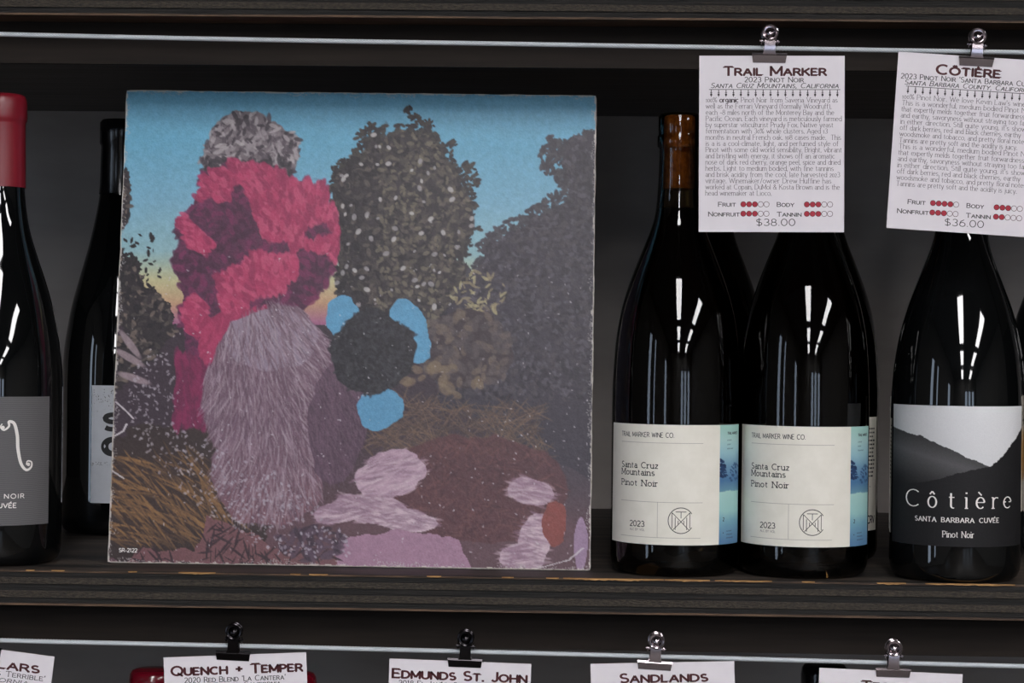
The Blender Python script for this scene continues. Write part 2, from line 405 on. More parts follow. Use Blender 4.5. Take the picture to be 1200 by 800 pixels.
X = 0.66   # x height
G = {
 'A': (.80, [[(0, 0), (.4, 1), (.8, 0)], [(.15, .34), (.65, .34)]]),
 'B': (.64, [[(0, 0), (0, 1)], [(0, 1), (.34, 1)] + el(.34, .76, .24, .24, 90, -90) + [(0, .52)], [(.34, .52)] + el(.36, .26, .28, .26, 90, -90) + [(0, 0)]]),
 'C': (.80, [el(.46, .5, .46, .5, 48, 312)]),
 'D': (.76, [[(0, 0), (0, 1)], [(0, 1), (.3, 1)] + el(.3, .5, .46, .5, 90, -90) + [(0, 0)]]),
 'E': (.60, [[(0, 0), (0, 1)], [(0, 1), (.58, 1)], [(0, .52), (.48, .52)], [(0, 0), (.6, 0)]]),
 'F': (.58, [[(0, 0), (0, 1)], [(0, 1), (.58, 1)], [(0, .52), (.46, .52)]]),
 'G': (.84, [el(.46, .5, .46, .5, 48, 330) + [(.84, .42)], [(.52, .42), (.9, .42)]]),
 'H': (.74, [[(0, 0), (0, 1)], [(.74, 0), (.74, 1)], [(0, .52), (.74, .52)]]),
 'I': (.06, [[(.03, 0), (.03, 1)]]),
 'J': (.42, [[(.42, 1), (.42, .28)] + el(.2, .26, .22, .26, 0, -160)]),
 'K': (.70, [[(0, 0), (0, 1)], [(.66, 1), (0, .4)], [(.22, .6), (.7, 0)]]),
 'L': (.56, [[(0, 1), (0, 0)], [(0, 0), (.56, 0)]]),
 'M': (.88, [[(0, 0), (0, 1)], [(0, 1), (.44, .15)], [(.44, .15), (.88, 1)], [(.88, 1), (.88, 0)]]),
 'N': (.74, [[(0, 0), (0, 1)], [(0, 1), (.74, 0)], [(.74, 0), (.74, 1)]]),
 'O': (.92, [el(.46, .5, .46, .5, 0, 360)]),
 'P': (.60, [[(0, 0), (0, 1)], [(0, 1), (.32, 1)] + el(.32, .73, .27, .27, 90, -90) + [(0, .46)]]),
 'Q': (.92, [el(.46, .5, .46, .5, 0, 360), [(.5, .25), (.95, -.1)]]),
 'R': (.66, [[(0, 0), (0, 1)], [(0, 1), (.32, 1)] + el(.32, .74, .27, .26, 90, -90) + [(0, .48)], [(.34, .48), (.68, 0)]]),
 'S': (.60, [el(.3, .75, .26, .25, 35, 270) + el(.3, .25, .3, .25, 90, -150)[1:]]),
 'T': (.72, [[(.36, 0), (.36, 1)], [(0, 1), (.72, 1)]]),
 'U': (.72, [[(0, 1), (0, .34)] + el(.36, .34, .36, .34, 180, 360) + [(.72, 1)]]),
 'V': (.78, [[(0, 1), (.39, 0), (.78, 1)]]),
 'W': (1.1, [[(0, 1), (.28, 0), (.55, .9), (.82, 0), (1.1, 1)]]),
 'X': (.76, [[(0, 1), (.76, 0)], [(0, 0), (.76, 1)]]),
 'Y': (.74, [[(0, 1), (.37, .48), (.37, 0)], [(.74, 1), (.37, .48)]]),
 'Z': (.66, [[(0, 1), (.66, 1), (0, 0), (.66, 0)]]),
 '0': (.60, [el(.3, .5, .3, .5, 0, 360)]),
 '1': (.30, [[(0, .8), (.17, 1), (.17, 0)]]),
 '2': (.56, [el(.28, .72, .27, .28, 160, -20) + [(0, 0), (.58, 0)]]),
 '3': (.54, [el(.26, .75, .24, .25, 150, -90), el(.26, .26, .28, .26, 90, -150)]),
 '4': (.60, [[(.42, 0), (.42, 1), (0, .28), (.6, .28)]]),
 '5': (.54, [[(.5, 1), (.1, 1), (.06, .56)] + el(.25, .32, .29, .32, 110, -140)]),
 '6': (.58, [el(.3, .3, .28, .3, 0, 360), [(.02, .34), (.12, .74), (.45, 1)]]),
 '7': (.54, [[(0, 1), (.54, 1), (.18, 0)]]),
 '8': (.56, [el(.28, .75, .22, .24, 0, 360), el(.28, .26, .28, .26, 0, 360)]),
 '9': (.58, [el(.28, .7, .28, .3, 0, 360), [(.56, .66), (.46, .26), (.13, 0)]]),
 'a': (.48, [el(.24, .44, .2, .21, 150, 0) + [(.44, 0)], el(.22, .19, .21, .19, 0, 360)]),
 'b': (.54, [[(0, 0), (0, 1.05)], el(.27, .32, .27, .32, 0, 360)]),
 'c': (.48, [el(.28, .32, .28, .33, 45, 315)]),
 'd': (.54, [[(.54, 0), (.54, 1.05)], el(.27, .32, .27, .32, 0, 360)]),
 'e': (.54, [[(0, .36), (.54, .36)] + el(.27, .33, .27, .33, 5, 315)]),
 'f': (.34, [el(.32, .84, .18, .2, 70, 180) + [(.14, 0)], [(0, .64), (.34, .64)]]),
 'g': (.54, [el(.26, .36, .26, .28, 0, 360), [(.52, .64), (.52, -.1)] + el(.27, -.1, .25, .2, 0, -150)]),
 'h': (.50, [[(0, 0), (0, 1.05)], el(.25, .4, .25, .24, 180, 0) + [(.5, 0)]]),
 'i': (.06, [[(.03, 0), (.03, .64)], [(.03, .86), (.03, .95)]]),
 'j': (.16, [[(.14, .64), (.14, -.12)] + el(.0, -.12, .14, .16, 0, -90), [(.14, .86), (.14, .95)]]),
 'k': (.48, [[(0, 0), (0, 1.05)], [(.44, .64), (0, .24)], [(.15, .38), (.48, 0)]]),
 'l': (.06, [[(.03, 0), (.03, 1.05)]]),
 'm': (.84, [[(0, 0), (0, .64)], el(.21, .4, .21, .24, 180, 0) + [(.42, 0)], el(.63, .4, .21, .24, 180, 0) + [(.84, 0)]]),
 'n': (.50, [[(0, 0), (0, .64)], el(.25, .4, .25, .24, 180, 0) + [(.5, 0)]]),
 'o': (.58, [el(.29, .32, .29, .33, 0, 360)]),
 'p': (.54, [[(0, -.3), (0, .64)], el(.27, .32, .27, .32, 0, 360)]),
 'q': (.54, [[(.54, -.3), (.54, .64)], el(.27, .32, .27, .32, 0, 360)]),
 'r': (.34, [[(0, 0), (0, .64)], el(.22, .38, .22, .26, 180, 60)]),
 's': (.42, [el(.21, .48, .18, .17, 35, 270) + el(.21, .16, .2, .165, 90, -150)[1:]]),
 't': (.34, [[(.13, .88), (.13, .16)] + el(.28, .16, .15, .16, 180, 290), [(0, .64), (.34, .64)]]),
 'u': (.50, [[(0, .64), (0, .24)] + el(.25, .24, .25, .24, 180, 360), [(.5, .64), (.5, 0)]]),
 'v': (.52, [[(0, .64), (.26, 0), (.52, .64)]]),
 'w': (.80, [[(0, .64), (.2, 0), (.4, .6), (.6, 0), (.8, .64)]]),
 'x': (.50, [[(0, .64), (.5, 0)], [(0, 0), (.5, .64)]]),
 'y': (.52, [[(0, .64), (.27, 0)], [(.52, .64), (.2, -.28)]]),
 'z': (.46, [[(0, .64), (.46, .64), (0, 0), (.46, 0)]]),
 '.': (.08, [[(.04, -.01), (.04, .1)]]),
 ',': (.10, [[(.07, .1), (.02, -.16)]]),
 "'": (.08, [[(.05, 1.0), (.02, .74)]]),
 '-': (.30, [[(0, .34), (.3, .34)]]),
 '~': (.40, [[(0, .3), (.12, .4), (.28, .3), (.4, .4)]]),
 '+': (.60, [[(0, .48), (.6, .48)], [(.3, .18), (.3, .78)]]),
 '/': (.40, [[(0, -.1), (.4, 1.05)]]),
 '!': (.08, [[(.04, .3), (.04, 1)], [(.04, -.01), (.04, .1)]]),
 '(': (.22, [el(.3, .42, .28, .62, 120, 240)]),
 ')': (.22, [el(-.08, .42, .28, .62, 60, -60)]),
 '%': (.80, [el(.16, .78, .15, .2, 0, 360), el(.64, .2, .15, .2, 0, 360), [(.68, 1), (.12, 0)]]),
 '&': (.74, [[(.74, 0), (.16, .72)] + el(.32, .8, .17, .19, 200, -20) + [(.12, .4)] + el(.28, .24, .27, .25, 150, 350) + [(.7, .5)]]),
 '$': (.58, [el(.29, .73, .25, .22, 35, 270) + el(.29, .27, .28, .24, 90, -150)[1:], [(.29, -.1), (.29, 1.1)]]),
 'ô': (.58, [el(.29, .32, .29, .33, 0, 360), [(.12, .78), (.29, .95), (.46, .78)]]),
 'è': (.54, [[(0, .36), (.54, .36)] + el(.27, .33, .27, .33, 5, 315), [(.12, .98), (.34, .78)]]),
 'é': (.54, [[(0, .36), (.54, .36)] + el(.27, .33, .27, .33, 5, 315), [(.42, .98), (.2, .78)]]),
}
G['Ô'] = (G['O'][0], G['O'][1] + [[(.24, 1.1), (.46, 1.3), (.68, 1.1)]])
G['É'] = (G['E'][0], G['E'][1] + [[(.48, 1.32), (.24, 1.12)]])
G['È'] = (G['E'][0], G['E'][1] + [[(.12, 1.32), (.36, 1.12)]])
SMALL = {'ô': 'Ô', 'é': 'É', 'è': 'È'}


def strokes(text, h, x0=0, y0=0, wx_=1.0, track=.16, fit=None, caps=False, slant=0.0, serif=0.0, align='l', space=.34, oldnum=False):
    """list of (polyline, tick flag) in millimetre-free units, cap height h"""
    out, x = [], 0.0
    for ch in text:
        if ch == ' ':
            x += space + track; continue
        s = 1.0; c = ch
        if caps and (ch.islower()):
            s = .78; c = SMALL.get(ch, ch.upper())
        if oldnum and ch in '012': s = .68
        w_, st = G[c]
        for pl in st:
            pl2 = [(x + px_ * s, py_ * s) for px_, py_ in pl]
            out.append((pl2, False))
            if serif:
                for e, nb in ((0, 1), (-1, -2)):
                    ex, ey = pl2[e]; dx, dy = ex - pl2[nb][0], ey - pl2[nb][1]
                    lv = ey / s
                    if (pl2[0] == pl2[-1]): continue
                    if abs(dy) > abs(dx) * .9 and min(abs(lv), abs(lv - 1), abs(lv - .64), abs(lv - 1.05), abs(lv + .3)) < .02 and len(pl) < 30:
                        if lv > .6 and lv < 1.03 and abs(lv - 1) > .02 or abs(lv - 1.05) < .02:
                            out.append(([(ex - serif * s, ey), (ex + serif * .3 * s, ey)], True))
                        else:
                            out.append(([(ex - serif * s, ey), (ex + serif * s, ey)], True))
                    elif abs(dx) > abs(dy) * 3 and caps and len(pl2) == 2 and c in 'ETLFZÉÈ':
                        sg = 1 if lv < .3 else -1
                        out.append(([(ex, ey), (ex, ey + sg * .13 * s)], True))
        x += w_ * s + track
    x -= track
    k = (fit / (x * h)) if fit else 1.0
    W = x * h * (k if fit else wx_)
    k = k if fit else wx_
    sh = {'l': 0, 'c': -W / 2, 'r': -W}[align]
    res = []
    for pl, t in out:
        res.append(([(x0 + sh + px_ * h * k + slant * py_ * h, y0 + py_ * h) for px_, py_ in pl], t))
    return res, W


def ribbon(mb, pl, tv, th_, mapf, lift=0.0):
    cut = 0
    for i in range(1, len(pl) - 1):      # sharp corners are drawn as separate strokes
        a, b = (pl[i][0] - pl[i - 1][0], pl[i][1] - pl[i - 1][1]), (pl[i + 1][0] - pl[i][0], pl[i + 1][1] - pl[i][1])
        la, lb = math.hypot(*a), math.hypot(*b)
        if la > 0 and lb > 0 and (a[0] * b[0] + a[1] * b[1]) / (la * lb) < .62:
            ribbon1(mb, pl[cut:i + 1], tv, th_, mapf, lift); cut = i
    ribbon1(mb, pl[cut:], tv, th_, mapf, lift)


def ribbon1(mb, pl, tv, th_, mapf, lift=0.0):
    """pen stroke: tv = thickness of vertical stems, th_ = thickness of horizontals"""
    pl = [p for i, p in enumerate(pl) if i == 0 or (abs(p[0] - pl[i - 1][0]) + abs(p[1] - pl[i - 1][1])) > 1e-7]
    if len(pl) < 2: return
    closed = abs(pl[0][0] - pl[-1][0]) + abs(pl[0][1] - pl[-1][1]) < 1e-6 and len(pl) > 4
    n = len(pl); base = len(mb.v)
    for i in range(n):
        if closed: a, b = pl[(i - 1) % (n - 1)], pl[(i + 1) % (n - 1)]
        else: a, b = pl[max(0, i - 1)], pl[min(n - 1, i + 1)]
        dx, dy = b[0] - a[0], b[1] - a[1]; L = math.hypot(dx, dy) or 1
        nx, ny = -dy / L, dx / L
        hw = .5 * math.sqrt((tv * nx) ** 2 + (th_ * ny) ** 2)
        if 0 < i < n - 1 and not closed:
            d1 = (pl[i][0] - pl[i - 1][0], pl[i][1] - pl[i - 1][1]); l1 = math.hypot(*d1) or 1
            cs = abs((d1[0] * dx + d1[1] * dy) / (l1 * L)); hw /= max(.5, cs)
        p = pl[i]
        mb.v.append(tuple(mapf(p[0] + nx * hw, p[1] + ny * hw, lift)))
        mb.v.append(tuple(mapf(p[0] - nx * hw, p[1] - ny * hw, lift)))
    for i in range(n - 1):
        mb.f.append((base + 2 * i, base + 2 * i + 1, base + 2 * i + 3, base + 2 * i + 2))


def write(mb, text, h, x0, y0, mapf, tv=.14, th_=None, **kw):
    st, W = strokes(text, h, x0, y0, **kw)
    th_ = th_ if th_ is not None else tv
    for pl, t in st:
        # ends squared off: lengthen free ends by half a stroke
        ribbon(mb, pl, tv * h, (th_ if not t else min(tv, th_)) * h, mapf, 0.0)
    return W


def disc(mb, cx, cy, r, mapf, r_in=0.0, n=18, lift=0.0):
    base = len(mb.v)
    for i in range(n):
        a = 2 * PI * i / n
        mb.v.append(tuple(mapf(cx + r * math.cos(a), cy + r * math.sin(a), lift)))
        if r_in: mb.v.append(tuple(mapf(cx + r_in * math.cos(a), cy + r_in * math.sin(a), lift)))
    if not r_in: mb.f.append(tuple(range(base, base + n)))
    else:
        for i in range(n):
            j = (i + 1) % n
            mb.f.append((base + 2 * i, base + 2 * i + 1, base + 2 * j + 1, base + 2 * j))


def line(mb, x0, y0, x1, y1, t, mapf, n=1):
    ribbon(mb, [(x0 + (x1 - x0) * i / n, y0 + (y1 - y0) * i / n) for i in range(n + 1)], t, t, mapf)


# ------------------------------------------------------------------ painting (colour stored on a fine grid)
class Paint:
    """canvas addressed in picture units x0..x1, y0..y1 (y down)"""
    def __init__(s, x0, y0, x1, y1, w, h):
        s.x0, s.y0, s.x1, s.y1, s.w, s.h = x0, y0, x1, y1, w, h
        s.X, s.Y = np.meshgrid(np.linspace(x0, x1, w), np.linspace(y0, y1, h))
        s.a = np.zeros((h, w, 3))
        s.sx, s.sy = w / (x1 - x0), h / (y1 - y0)

    def noise(s, cell, seed=0, octs=3):
        rg = np.random.default_rng(seed); out = np.zeros_like(s.X); amp = 1; tot = 0
        for o in range(octs):
            c = cell / 2 ** o
            gx, gy = int((s.x1 - s.x0) / c) + 3, int((s.y1 - s.y0) / c) + 3
            g_ = rg.random((gy, gx)) * 2 - 1
            u, v = (s.X - s.x0) / c, (s.Y - s.y0) / c
            i, j = u.astype(int), v.astype(int); fu, fv = u - i, v - j
            fu, fv = fu * fu * (3 - 2 * fu), fv * fv * (3 - 2 * fv)
            out += amp * ((g_[j, i] * (1 - fu) + g_[j, i + 1] * fu) * (1 - fv) + (g_[j + 1, i] * (1 - fu) + g_[j + 1, i + 1] * fu) * fv)
            tot += amp; amp *= .55
        return out / tot

    def fill(s, mask, col, alpha=1.0):
        k = (np.clip(mask, 0, 1) * alpha)[..., None]
        c = np.array(col, float)
        s.a = s.a * (1 - k) + c * k

    def blob(s, cx, cy, rx, ry, rough=.12, cell=30, seed=0, rot=0, soft=.03):
        c, sn = math.cos(R(rot)), math.sin(R(rot))
        dx, dy = s.X - cx, s.Y - cy
        u, v = (dx * c + dy * sn) / rx, (-dx * sn + dy * c) / ry
        d = np.sqrt(u * u + v * v) + rough * s.noise(cell, seed)
        return np.clip((1 - d) / soft + .5, 0, 1)

    def poly(s, pts, rough=0, cell=20, seed=0, soft=1.0):
        """polygon mask with wobbling outline"""
        Xn = s.X + (rough * s.noise(cell, seed) if rough else 0); Yn = s.Y + (rough * s.noise(cell, seed + 50) if rough else 0)
        ins = np.zeros(s.X.shape, bool)
        n = len(pts)
        for i in range(n):
            (xa, ya), (xb, yb) = pts[i], pts[(i + 1) % n]
            if ya == yb: continue
            cond = ((ya > Yn) != (yb > Yn)) & (Xn < (xb - xa) * (Yn - ya) / (yb - ya) + xa)
            ins ^= cond
        return ins.astype(float)

    def dab(s, x, y, l, w, ang, col, alpha=1.0):
        i0, i1 = int((x - l - s.x0) * s.sx), int((x + l - s.x0) * s.sx) + 2
        j0, j1 = int((y - l - s.y0) * s.sy), int((y + l - s.y0) * s.sy) + 2
        i0, j0 = max(i0, 0), max(j0, 0); i1, j1 = min(i1, s.w), min(j1, s.h)
        if i1 <= i0 or j1 <= j0: return
        dx, dy = s.X[j0:j1, i0:i1] - x, s.Y[j0:j1, i0:i1] - y
        c, sn = math.cos(ang), math.sin(ang)
        u, v = (dx * c + dy * sn) / l, (-dx * sn + dy * c) / w
        k = np.clip((1 - (u * u + v * v)) * 2, 0, 1)[..., None] * alpha
        s.a[j0:j1, i0:i1] = s.a[j0:j1, i0:i1] * (1 - k) + np.array(col, float) * k

    def dabs(s, n, mask, l, w, ang, cols, alpha=.9, seed=0, jit=.6):
        rg = np.random.default_rng(seed); H, W_ = mask.shape
        pr = mask.ravel() > .5
        idx = np.flatnonzero(pr)
        if len(idx) == 0: return
        for q in rg.choice(idx, n):
            j, i = divmod(int(q), W_)
            a = ang(s.X[j, i], s.Y[j, i]) if callable(ang) else (rg.random() * PI if ang is None else ang)
            k = .6 + .8 * rg.random()
            s.dab(s.X[j, i], s.Y[j, i], l * k, w * k, a + (rg.random() - .5) * jit, cols[int(rg.integers(len(cols)))], alpha)


def paint_mesh(name, pt, mapf, material, parent=None):
    w_, h_ = pt.w, pt.h
    us = np.linspace(0, 1, w_); vs = np.linspace(0, 1, h_)
    co = mapf(*np.meshgrid(us, vs))            # (h, w, 3)
    me = bpy.data.meshes.new(name)
    me.vertices.add(w_ * h_)
    me.vertices.foreach_set('co', co.reshape(-1).astype(np.float32))
    j, i = np.meshgrid(np.arange(h_ - 1), np.arange(w_ - 1), indexing='ij')
    a = (j * w_ + i).ravel()
    quads = np.stack([a, a + w_, a + w_ + 1, a + 1], 1)
    nf = len(quads)
    me.loops.add(nf * 4); me.polygons.add(nf)
    me.loops.foreach_set('vertex_index', quads.reshape(-1).astype(np.int32))
    me.polygons.foreach_set('loop_start', (np.arange(nf) * 4).astype(np.int32))
    me.polygons.foreach_set('loop_total', np.full(nf, 4, np.int32))
    me.polygons.foreach_set('use_smooth', np.ones(nf, bool))
    c = np.clip(pt.a.reshape(-1, 3) / 255, 0, 1)
    c = np.where(c > .04045, ((c + .055) / 1.055) ** 2.4, c / 12.92)
    at = me.color_attributes.new('ink', 'FLOAT_COLOR', 'POINT')
    at.data.foreach_set('color', np.concatenate([c, np.ones((len(c), 1))], 1).reshape(-1).astype(np.float32))
    me.update(calc_edges=True); me.validate()
    me.materials.append(material)
    o = bpy.data.objects.new(name, me); COL.objects.link(o); o.parent = parent
    return o


# ------------------------------------------------------------------ the record sleeve (plain generic landscape as its picture)
SW = 0.3147
bl, br = P(124, 661.5, 1.33), P(692, 669, 1.33)
yb = 1.327
cx = P(408, 665, yb).x
root = empty('record_sleeve', (cx, yb, SHELF_Z + 0.0003), 'worn square record sleeve printed with a landscape under blue sky, leaning back on the shelf', 'record sleeve')
root.rotation_euler = (R(-6.8), R(0.12), 0)
TH = 0.0036
mb = MB()
NS = 40
rg = random.Random(4)
ring = []
def rc(px_, pz_, r, a0):
    return [(px_ + r * math.cos(R(a0 + k * 22.5)), pz_ + r * math.sin(R(a0 + k * 22.5))) for k in range(5)]
hw = SW / 2; rr = .0028
out = rc(hw - rr, rr, rr, -90) + [(hw + rg.uniform(-.0003, .0002), z_) for z_ in np.linspace(.01, SW - .01, 40)] + rc(hw - rr, SW - rr, rr, 0) \
    + [(x_, SW + rg.uniform(-.0003, .0002)) for x_ in np.linspace(hw - .01, -hw + .01, 40)] + rc(-hw + rr, SW - rr, rr, 90) \
    + [(-hw + rg.uniform(-.0002, .0003), z_) for z_ in np.linspace(SW - .01, .01, 40)] + rc(-hw + rr, rr, rr, 180)
n = len(out)
for yy, ins in ((0.0, .0006), (.0006, 0), (TH - .0006, 0), (TH, .0006)):
    for (x_, z_) in out:
        s_ = 1 - ins / hw
        mb.v.append((x_ * s_, yy, (z_ - hw) * s_ + hw))
for L in range(3):
    for k in range(n):
        k2 = (k + 1) % n
        mb.f.append((L * n + k, L * n + k2, (L + 1) * n + k2, (L + 1) * n + k))
mb.f.append(tuple(range(n))); mb.f.append(tuple(reversed(range(3 * n, 4 * n))))
mb.build('cardboard_cover', M['sleeve_body'], root)

pt = Paint(134, 108, 697, 666, 520, 520)
Xg, Yg = pt.X, pt.Y
# sky
stops = [(108, (104, 166, 196)), (170, (104, 168, 197)), (240, (122, 172, 196)), (300, (142, 178, 186)), (335, (190, 184, 142)), (362, (188, 150, 120)), (385, (160, 100, 132)), (400, (120, 80, 112))]
ys = [s_[0] for s_ in stops]
for c in range(3):
    pt.a[..., c] = np.interp(Yg + 6 * pt.noise(80, 3), ys, [s_[1][c] for s_ in stops])
# land below
land = (Yg > 388 + 10 * pt.noise(60, 5)).astype(float)
pt.fill(land, (58, 46, 56))
low = np.clip((Yg - 500) / 120, 0, 1) * land
pt.fill(low, (92, 66, 74))
pt.fill(np.clip((Xg - 560) / 120, 0, 1) * land * np.clip((620 - Yg) / 90, 0, 1), (64, 58, 70), .9)
LEAF = [(30, 26, 32), (44, 38, 42), (66, 58, 58), (88, 78, 74), (52, 44, 50)]
# left foliage
mk = np.maximum(pt.poly([(134, 300), (160, 318), (168, 345), (200, 360), (205, 400), (134, 470)], 12, 16, 7), pt.blob(134, 240, 10, 34, .3, 10, 8))
pt.fill(mk, (44, 38, 42)); pt.dabs(260, mk, 5, 2.4, None, LEAF + [(110, 96, 88)], .9, 1)
pt.dabs(60, pt.blob(150, 320, 34, 40, .2, 12, 9), 4, 1.8, None, [(36, 32, 36)], 1, 2)
# central tree
mk = np.maximum(pt.blob(468, 262, 80, 112, .16, 26, 12), pt.poly([(395, 300), (545, 310), (560, 400), (390, 400)], 8, 14, 3))
pt.fill(mk, (48, 41, 46)); pt.dabs(1500, mk, 5, 2.6, None, LEAF, .85, 3)
pt.dabs(700, mk * (Xg > 440), 4.2, 2.2, None, [(94, 86, 76), (112, 104, 88), (72, 64, 62)], .75, 4)
edge = pt.blob(468, 255, 88, 118, .2, 18, 14) - pt.blob(468, 262, 78, 108, .16, 26, 12)
pt.dabs(420, edge, 4.5, 2.2, None, [(40, 35, 40), (60, 54, 52)], 1, 5)
pt.dabs(70, mk * (Yg < 365), 3.4, 2.4, None, [(186, 180, 178), (150, 144, 146)], .85, 6)
# hedge at the right
mk = pt.poly([(548, 330), (575, 285), (610, 270), (650, 240), (668, 226), (655, 180), (665, 160), (700, 148), (700, 560), (520, 480), (500, 400)], 10, 18, 21)
pt.fill(mk, (54, 48, 60)); pt.dabs(1800, mk * (Yg < 470), 4.6, 2.2, None, [(38, 34, 44), (60, 54, 64), (80, 74, 84), (70, 62, 70)], .8, 7)
mk2 = pt.poly([(545, 330), (570, 270), (610, 255), (660, 218), (632, 190), (640, 165), (700, 145), (700, 250), (600, 310)], 10, 14, 22) - mk
pt.dabs(230, mk2, 5, 2.4, None, [(52, 48, 58), (66, 62, 70)], .95, 8)
pt.dabs(60, pt.blob(565, 345, 34, 26, .2, 12, 2), 5, 1.6, None, [(170, 160, 120), (140, 126, 98)], .8, 9)
# broad-leaved plant at the middle
mk = pt.blob(548, 412, 56, 44, .15, 20, 31)
pt.fill(mk, (58, 46, 52)); pt.dabs(170, mk, 7, 4, None, [(86, 76, 78), (98, 86, 82), (70, 60, 66), (112, 98, 86)], .65, 10)
pt.dabs(16, pt.blob(520, 450, 50, 22, .1, 20, 31), 8, 5, None, [(122, 104, 84)], .7, 11)
# dry grass in the middle and lower left
pt.dabs(700, pt.poly([(470, 470), (640, 480), (640, 540), (430, 530)], 10, 20, 4), 15, .9, 0, [(96, 76, 66), (70, 54, 54), (112, 90, 74)], .6, 12, 2.6)
pt.fill(pt.poly([(124, 520), (260, 500), (330, 600), (300, 668), (124, 668)], 14, 20, 6), (54, 42, 42))
pt.dabs(420, pt.poly([(124, 548), (230, 540), (300, 600), (240, 645), (124, 640)], 10, 20, 8), 20, 1.3, lambda x, y: .35 + (x - 124) / 260, [(118, 88, 60), (86, 64, 48), (140, 104, 66), (60, 44, 40)], .7, 13, .9)
# red-brown slope behind the stones
pt.fill(pt.blob(560, 575, 110, 62, .12, 30, 41), (86, 52, 58), .85); pt.dabs(500, pt.blob(560, 575, 104, 58, .1, 30, 41), 9, 1.2, None, [(104, 66, 68), (70, 42, 50)], .5, 14)
# round silver-grey bush on the skyline
mk = pt.blob(284, 186, 58, 54, .22, 24, 51)
pt.fill(mk, (112, 102, 108)); pt.dabs(600, mk, 6, 2.4, None, [(150, 140, 144), (84, 74, 82), (118, 106, 112), (58, 50, 58), (172, 162, 164)], .8, 15)
pt.dabs(160, mk * (Yg > 190), 6, 2.6, None, [(52, 46, 54), (66, 58, 66)], .8, 16)
# big flowering bush: bright pink where its blossom is dense, plum between
mk = np.maximum(pt.blob(296, 292, 98, 98, .18, 34, 61), pt.poly([(205, 330), (300, 350), (262, 420), (240, 505), (205, 510), (212, 430)], 12, 24, 9))
pt.fill(mk, (84, 42, 70))
pt.dabs(900, mk, 7, 3.4, None, [(98, 44, 76), (70, 36, 60), (118, 44, 84)], .7, 17)
nz = pt.noise(46, 71)
hot = mk * ((nz + (300 - Yg) / 260 - (Xg - 300) * 0 > -.02)) * (Yg < 400)
pt.dabs(2300, hot, 7.5, 3.2, lambda x, y: 1.1 + (x - 300) / 160, [(178, 60, 100), (164, 52, 92), (188, 78, 112), (146, 46, 84)], .85, 18, .9)
pt.dabs(420, pt.poly([(232, 380), (330, 365), (300, 410), (255, 470), (238, 440)], 8, 18, 3), 9, 3, 2.0, [(170, 56, 96), (152, 48, 86)], .9, 19, .6)
pt.dabs(300, pt.poly([(206, 420), (250, 440), (244, 505), (204, 510)], 6, 18, 3), 9, 3, 1.5, [(128, 38, 80), (106, 36, 72)], .8, 20, .6)
# pale mauve mound of dry grass
mk = np.maximum(pt.blob(322, 470, 82, 104, .1, 34, 81, 6), pt.blob(320, 560, 66, 62, .1, 30, 82))
pt.fill(mk, (112, 88, 104))
pt.fill(pt.blob(318, 405, 56, 36, .12, 22, 83), (142, 126, 142))
pt.fill(mk * np.clip((Yg - 520) / 90, 0, 1), (122, 84, 92), .8)
pt.dabs(2600, mk, 11, .9, lambda x, y: 1.35 - (x - 322) / 130 + (y - 480) / 400, [(150, 128, 142), (92, 70, 84), (132, 106, 120), (168, 150, 160), (104, 78, 92)], .5, 21, .7)
mk = pt.blob(398, 500, 34, 70, .12, 24, 85)
pt.fill(mk, (88, 64, 82), .85); pt.dabs(500, mk, 9, .9, 1.3, [(104, 80, 96), (74, 54, 70)], .5, 22, .8)
# dark boulder between two pools of blue water
pt.fill(pt.blob(402, 376, 20, 24, .18, 14, 91), (92, 152, 188)); pt.fill(pt.blob(482, 394, 21, 40, .2, 18, 92, -20), (92, 152, 188)); pt.fill(pt.blob(448, 484, 27, 24, .22, 16, 93), (88, 146, 182))
mk = pt.blob(438, 416, 50, 50, .22, 30, 94)
pt.fill(mk, (34, 32, 40)); pt.dabs(500, mk, 5, 2, None, [(48, 46, 54), (28, 26, 32), (58, 56, 62)], .6, 23)
# pale stones in front
STN = [(178, 150, 166), (160, 132, 148), (190, 166, 178)]
for q, (cx_, cy_, rx_, ry_, ro) in enumerate([(462, 560, 40, 28, -18), (440, 600, 46, 17, 8), (478, 612, 36, 13, 4), (400, 606, 28, 12, -8), (628, 578, 26, 16, 12), (632, 636, 19, 34, 8), (612, 652, 22, 14, 0)]):
    mk = pt.blob(cx_, cy_, rx_, ry_, .2, 16, 100 + q, ro)
    pt.fill(mk, STN[q % 3]); pt.dabs(110, mk, 9, 1.4, R(ro), [(150, 120, 138), (196, 174, 184), (132, 104, 122)], .45, 30 + q)
pt.fill(pt.poly([(404, 638), (470, 622), (545, 634), (560, 668), (395, 668)], 6, 20, 44), (156, 120, 142))
pt.fill(pt.blob(655, 612, 14, 26, .2, 14, 110), (128, 66, 62)); pt.fill(pt.blob(686, 636, 8, 30, .1, 14, 111), (150, 124, 150))
# reddish earth with cracks
mk = pt.poly([(150, 668), (180, 650), (235, 655), (245, 612), (300, 632), (330, 648), (400, 650), (405, 668)], 8, 18, 46)
pt.fill(mk, (112, 76, 80)); pt.dabs(70, mk, 10, 1.2, None, [(56, 40, 48)], .9, 40)
pt.dabs(60, pt.blob(375, 640, 40, 20, .2, 14, 112), 8, 3, None, [(60, 46, 60), (84, 66, 82)], .8, 41)
# curled pale leaves at the left edge
for (cx_, cy_, a_) in ((150, 428, .5), (156, 452, .3), (150, 412, .9)):
    pt.dab(cx_, cy_, 24, 5, a_, (150, 132, 138), .9)
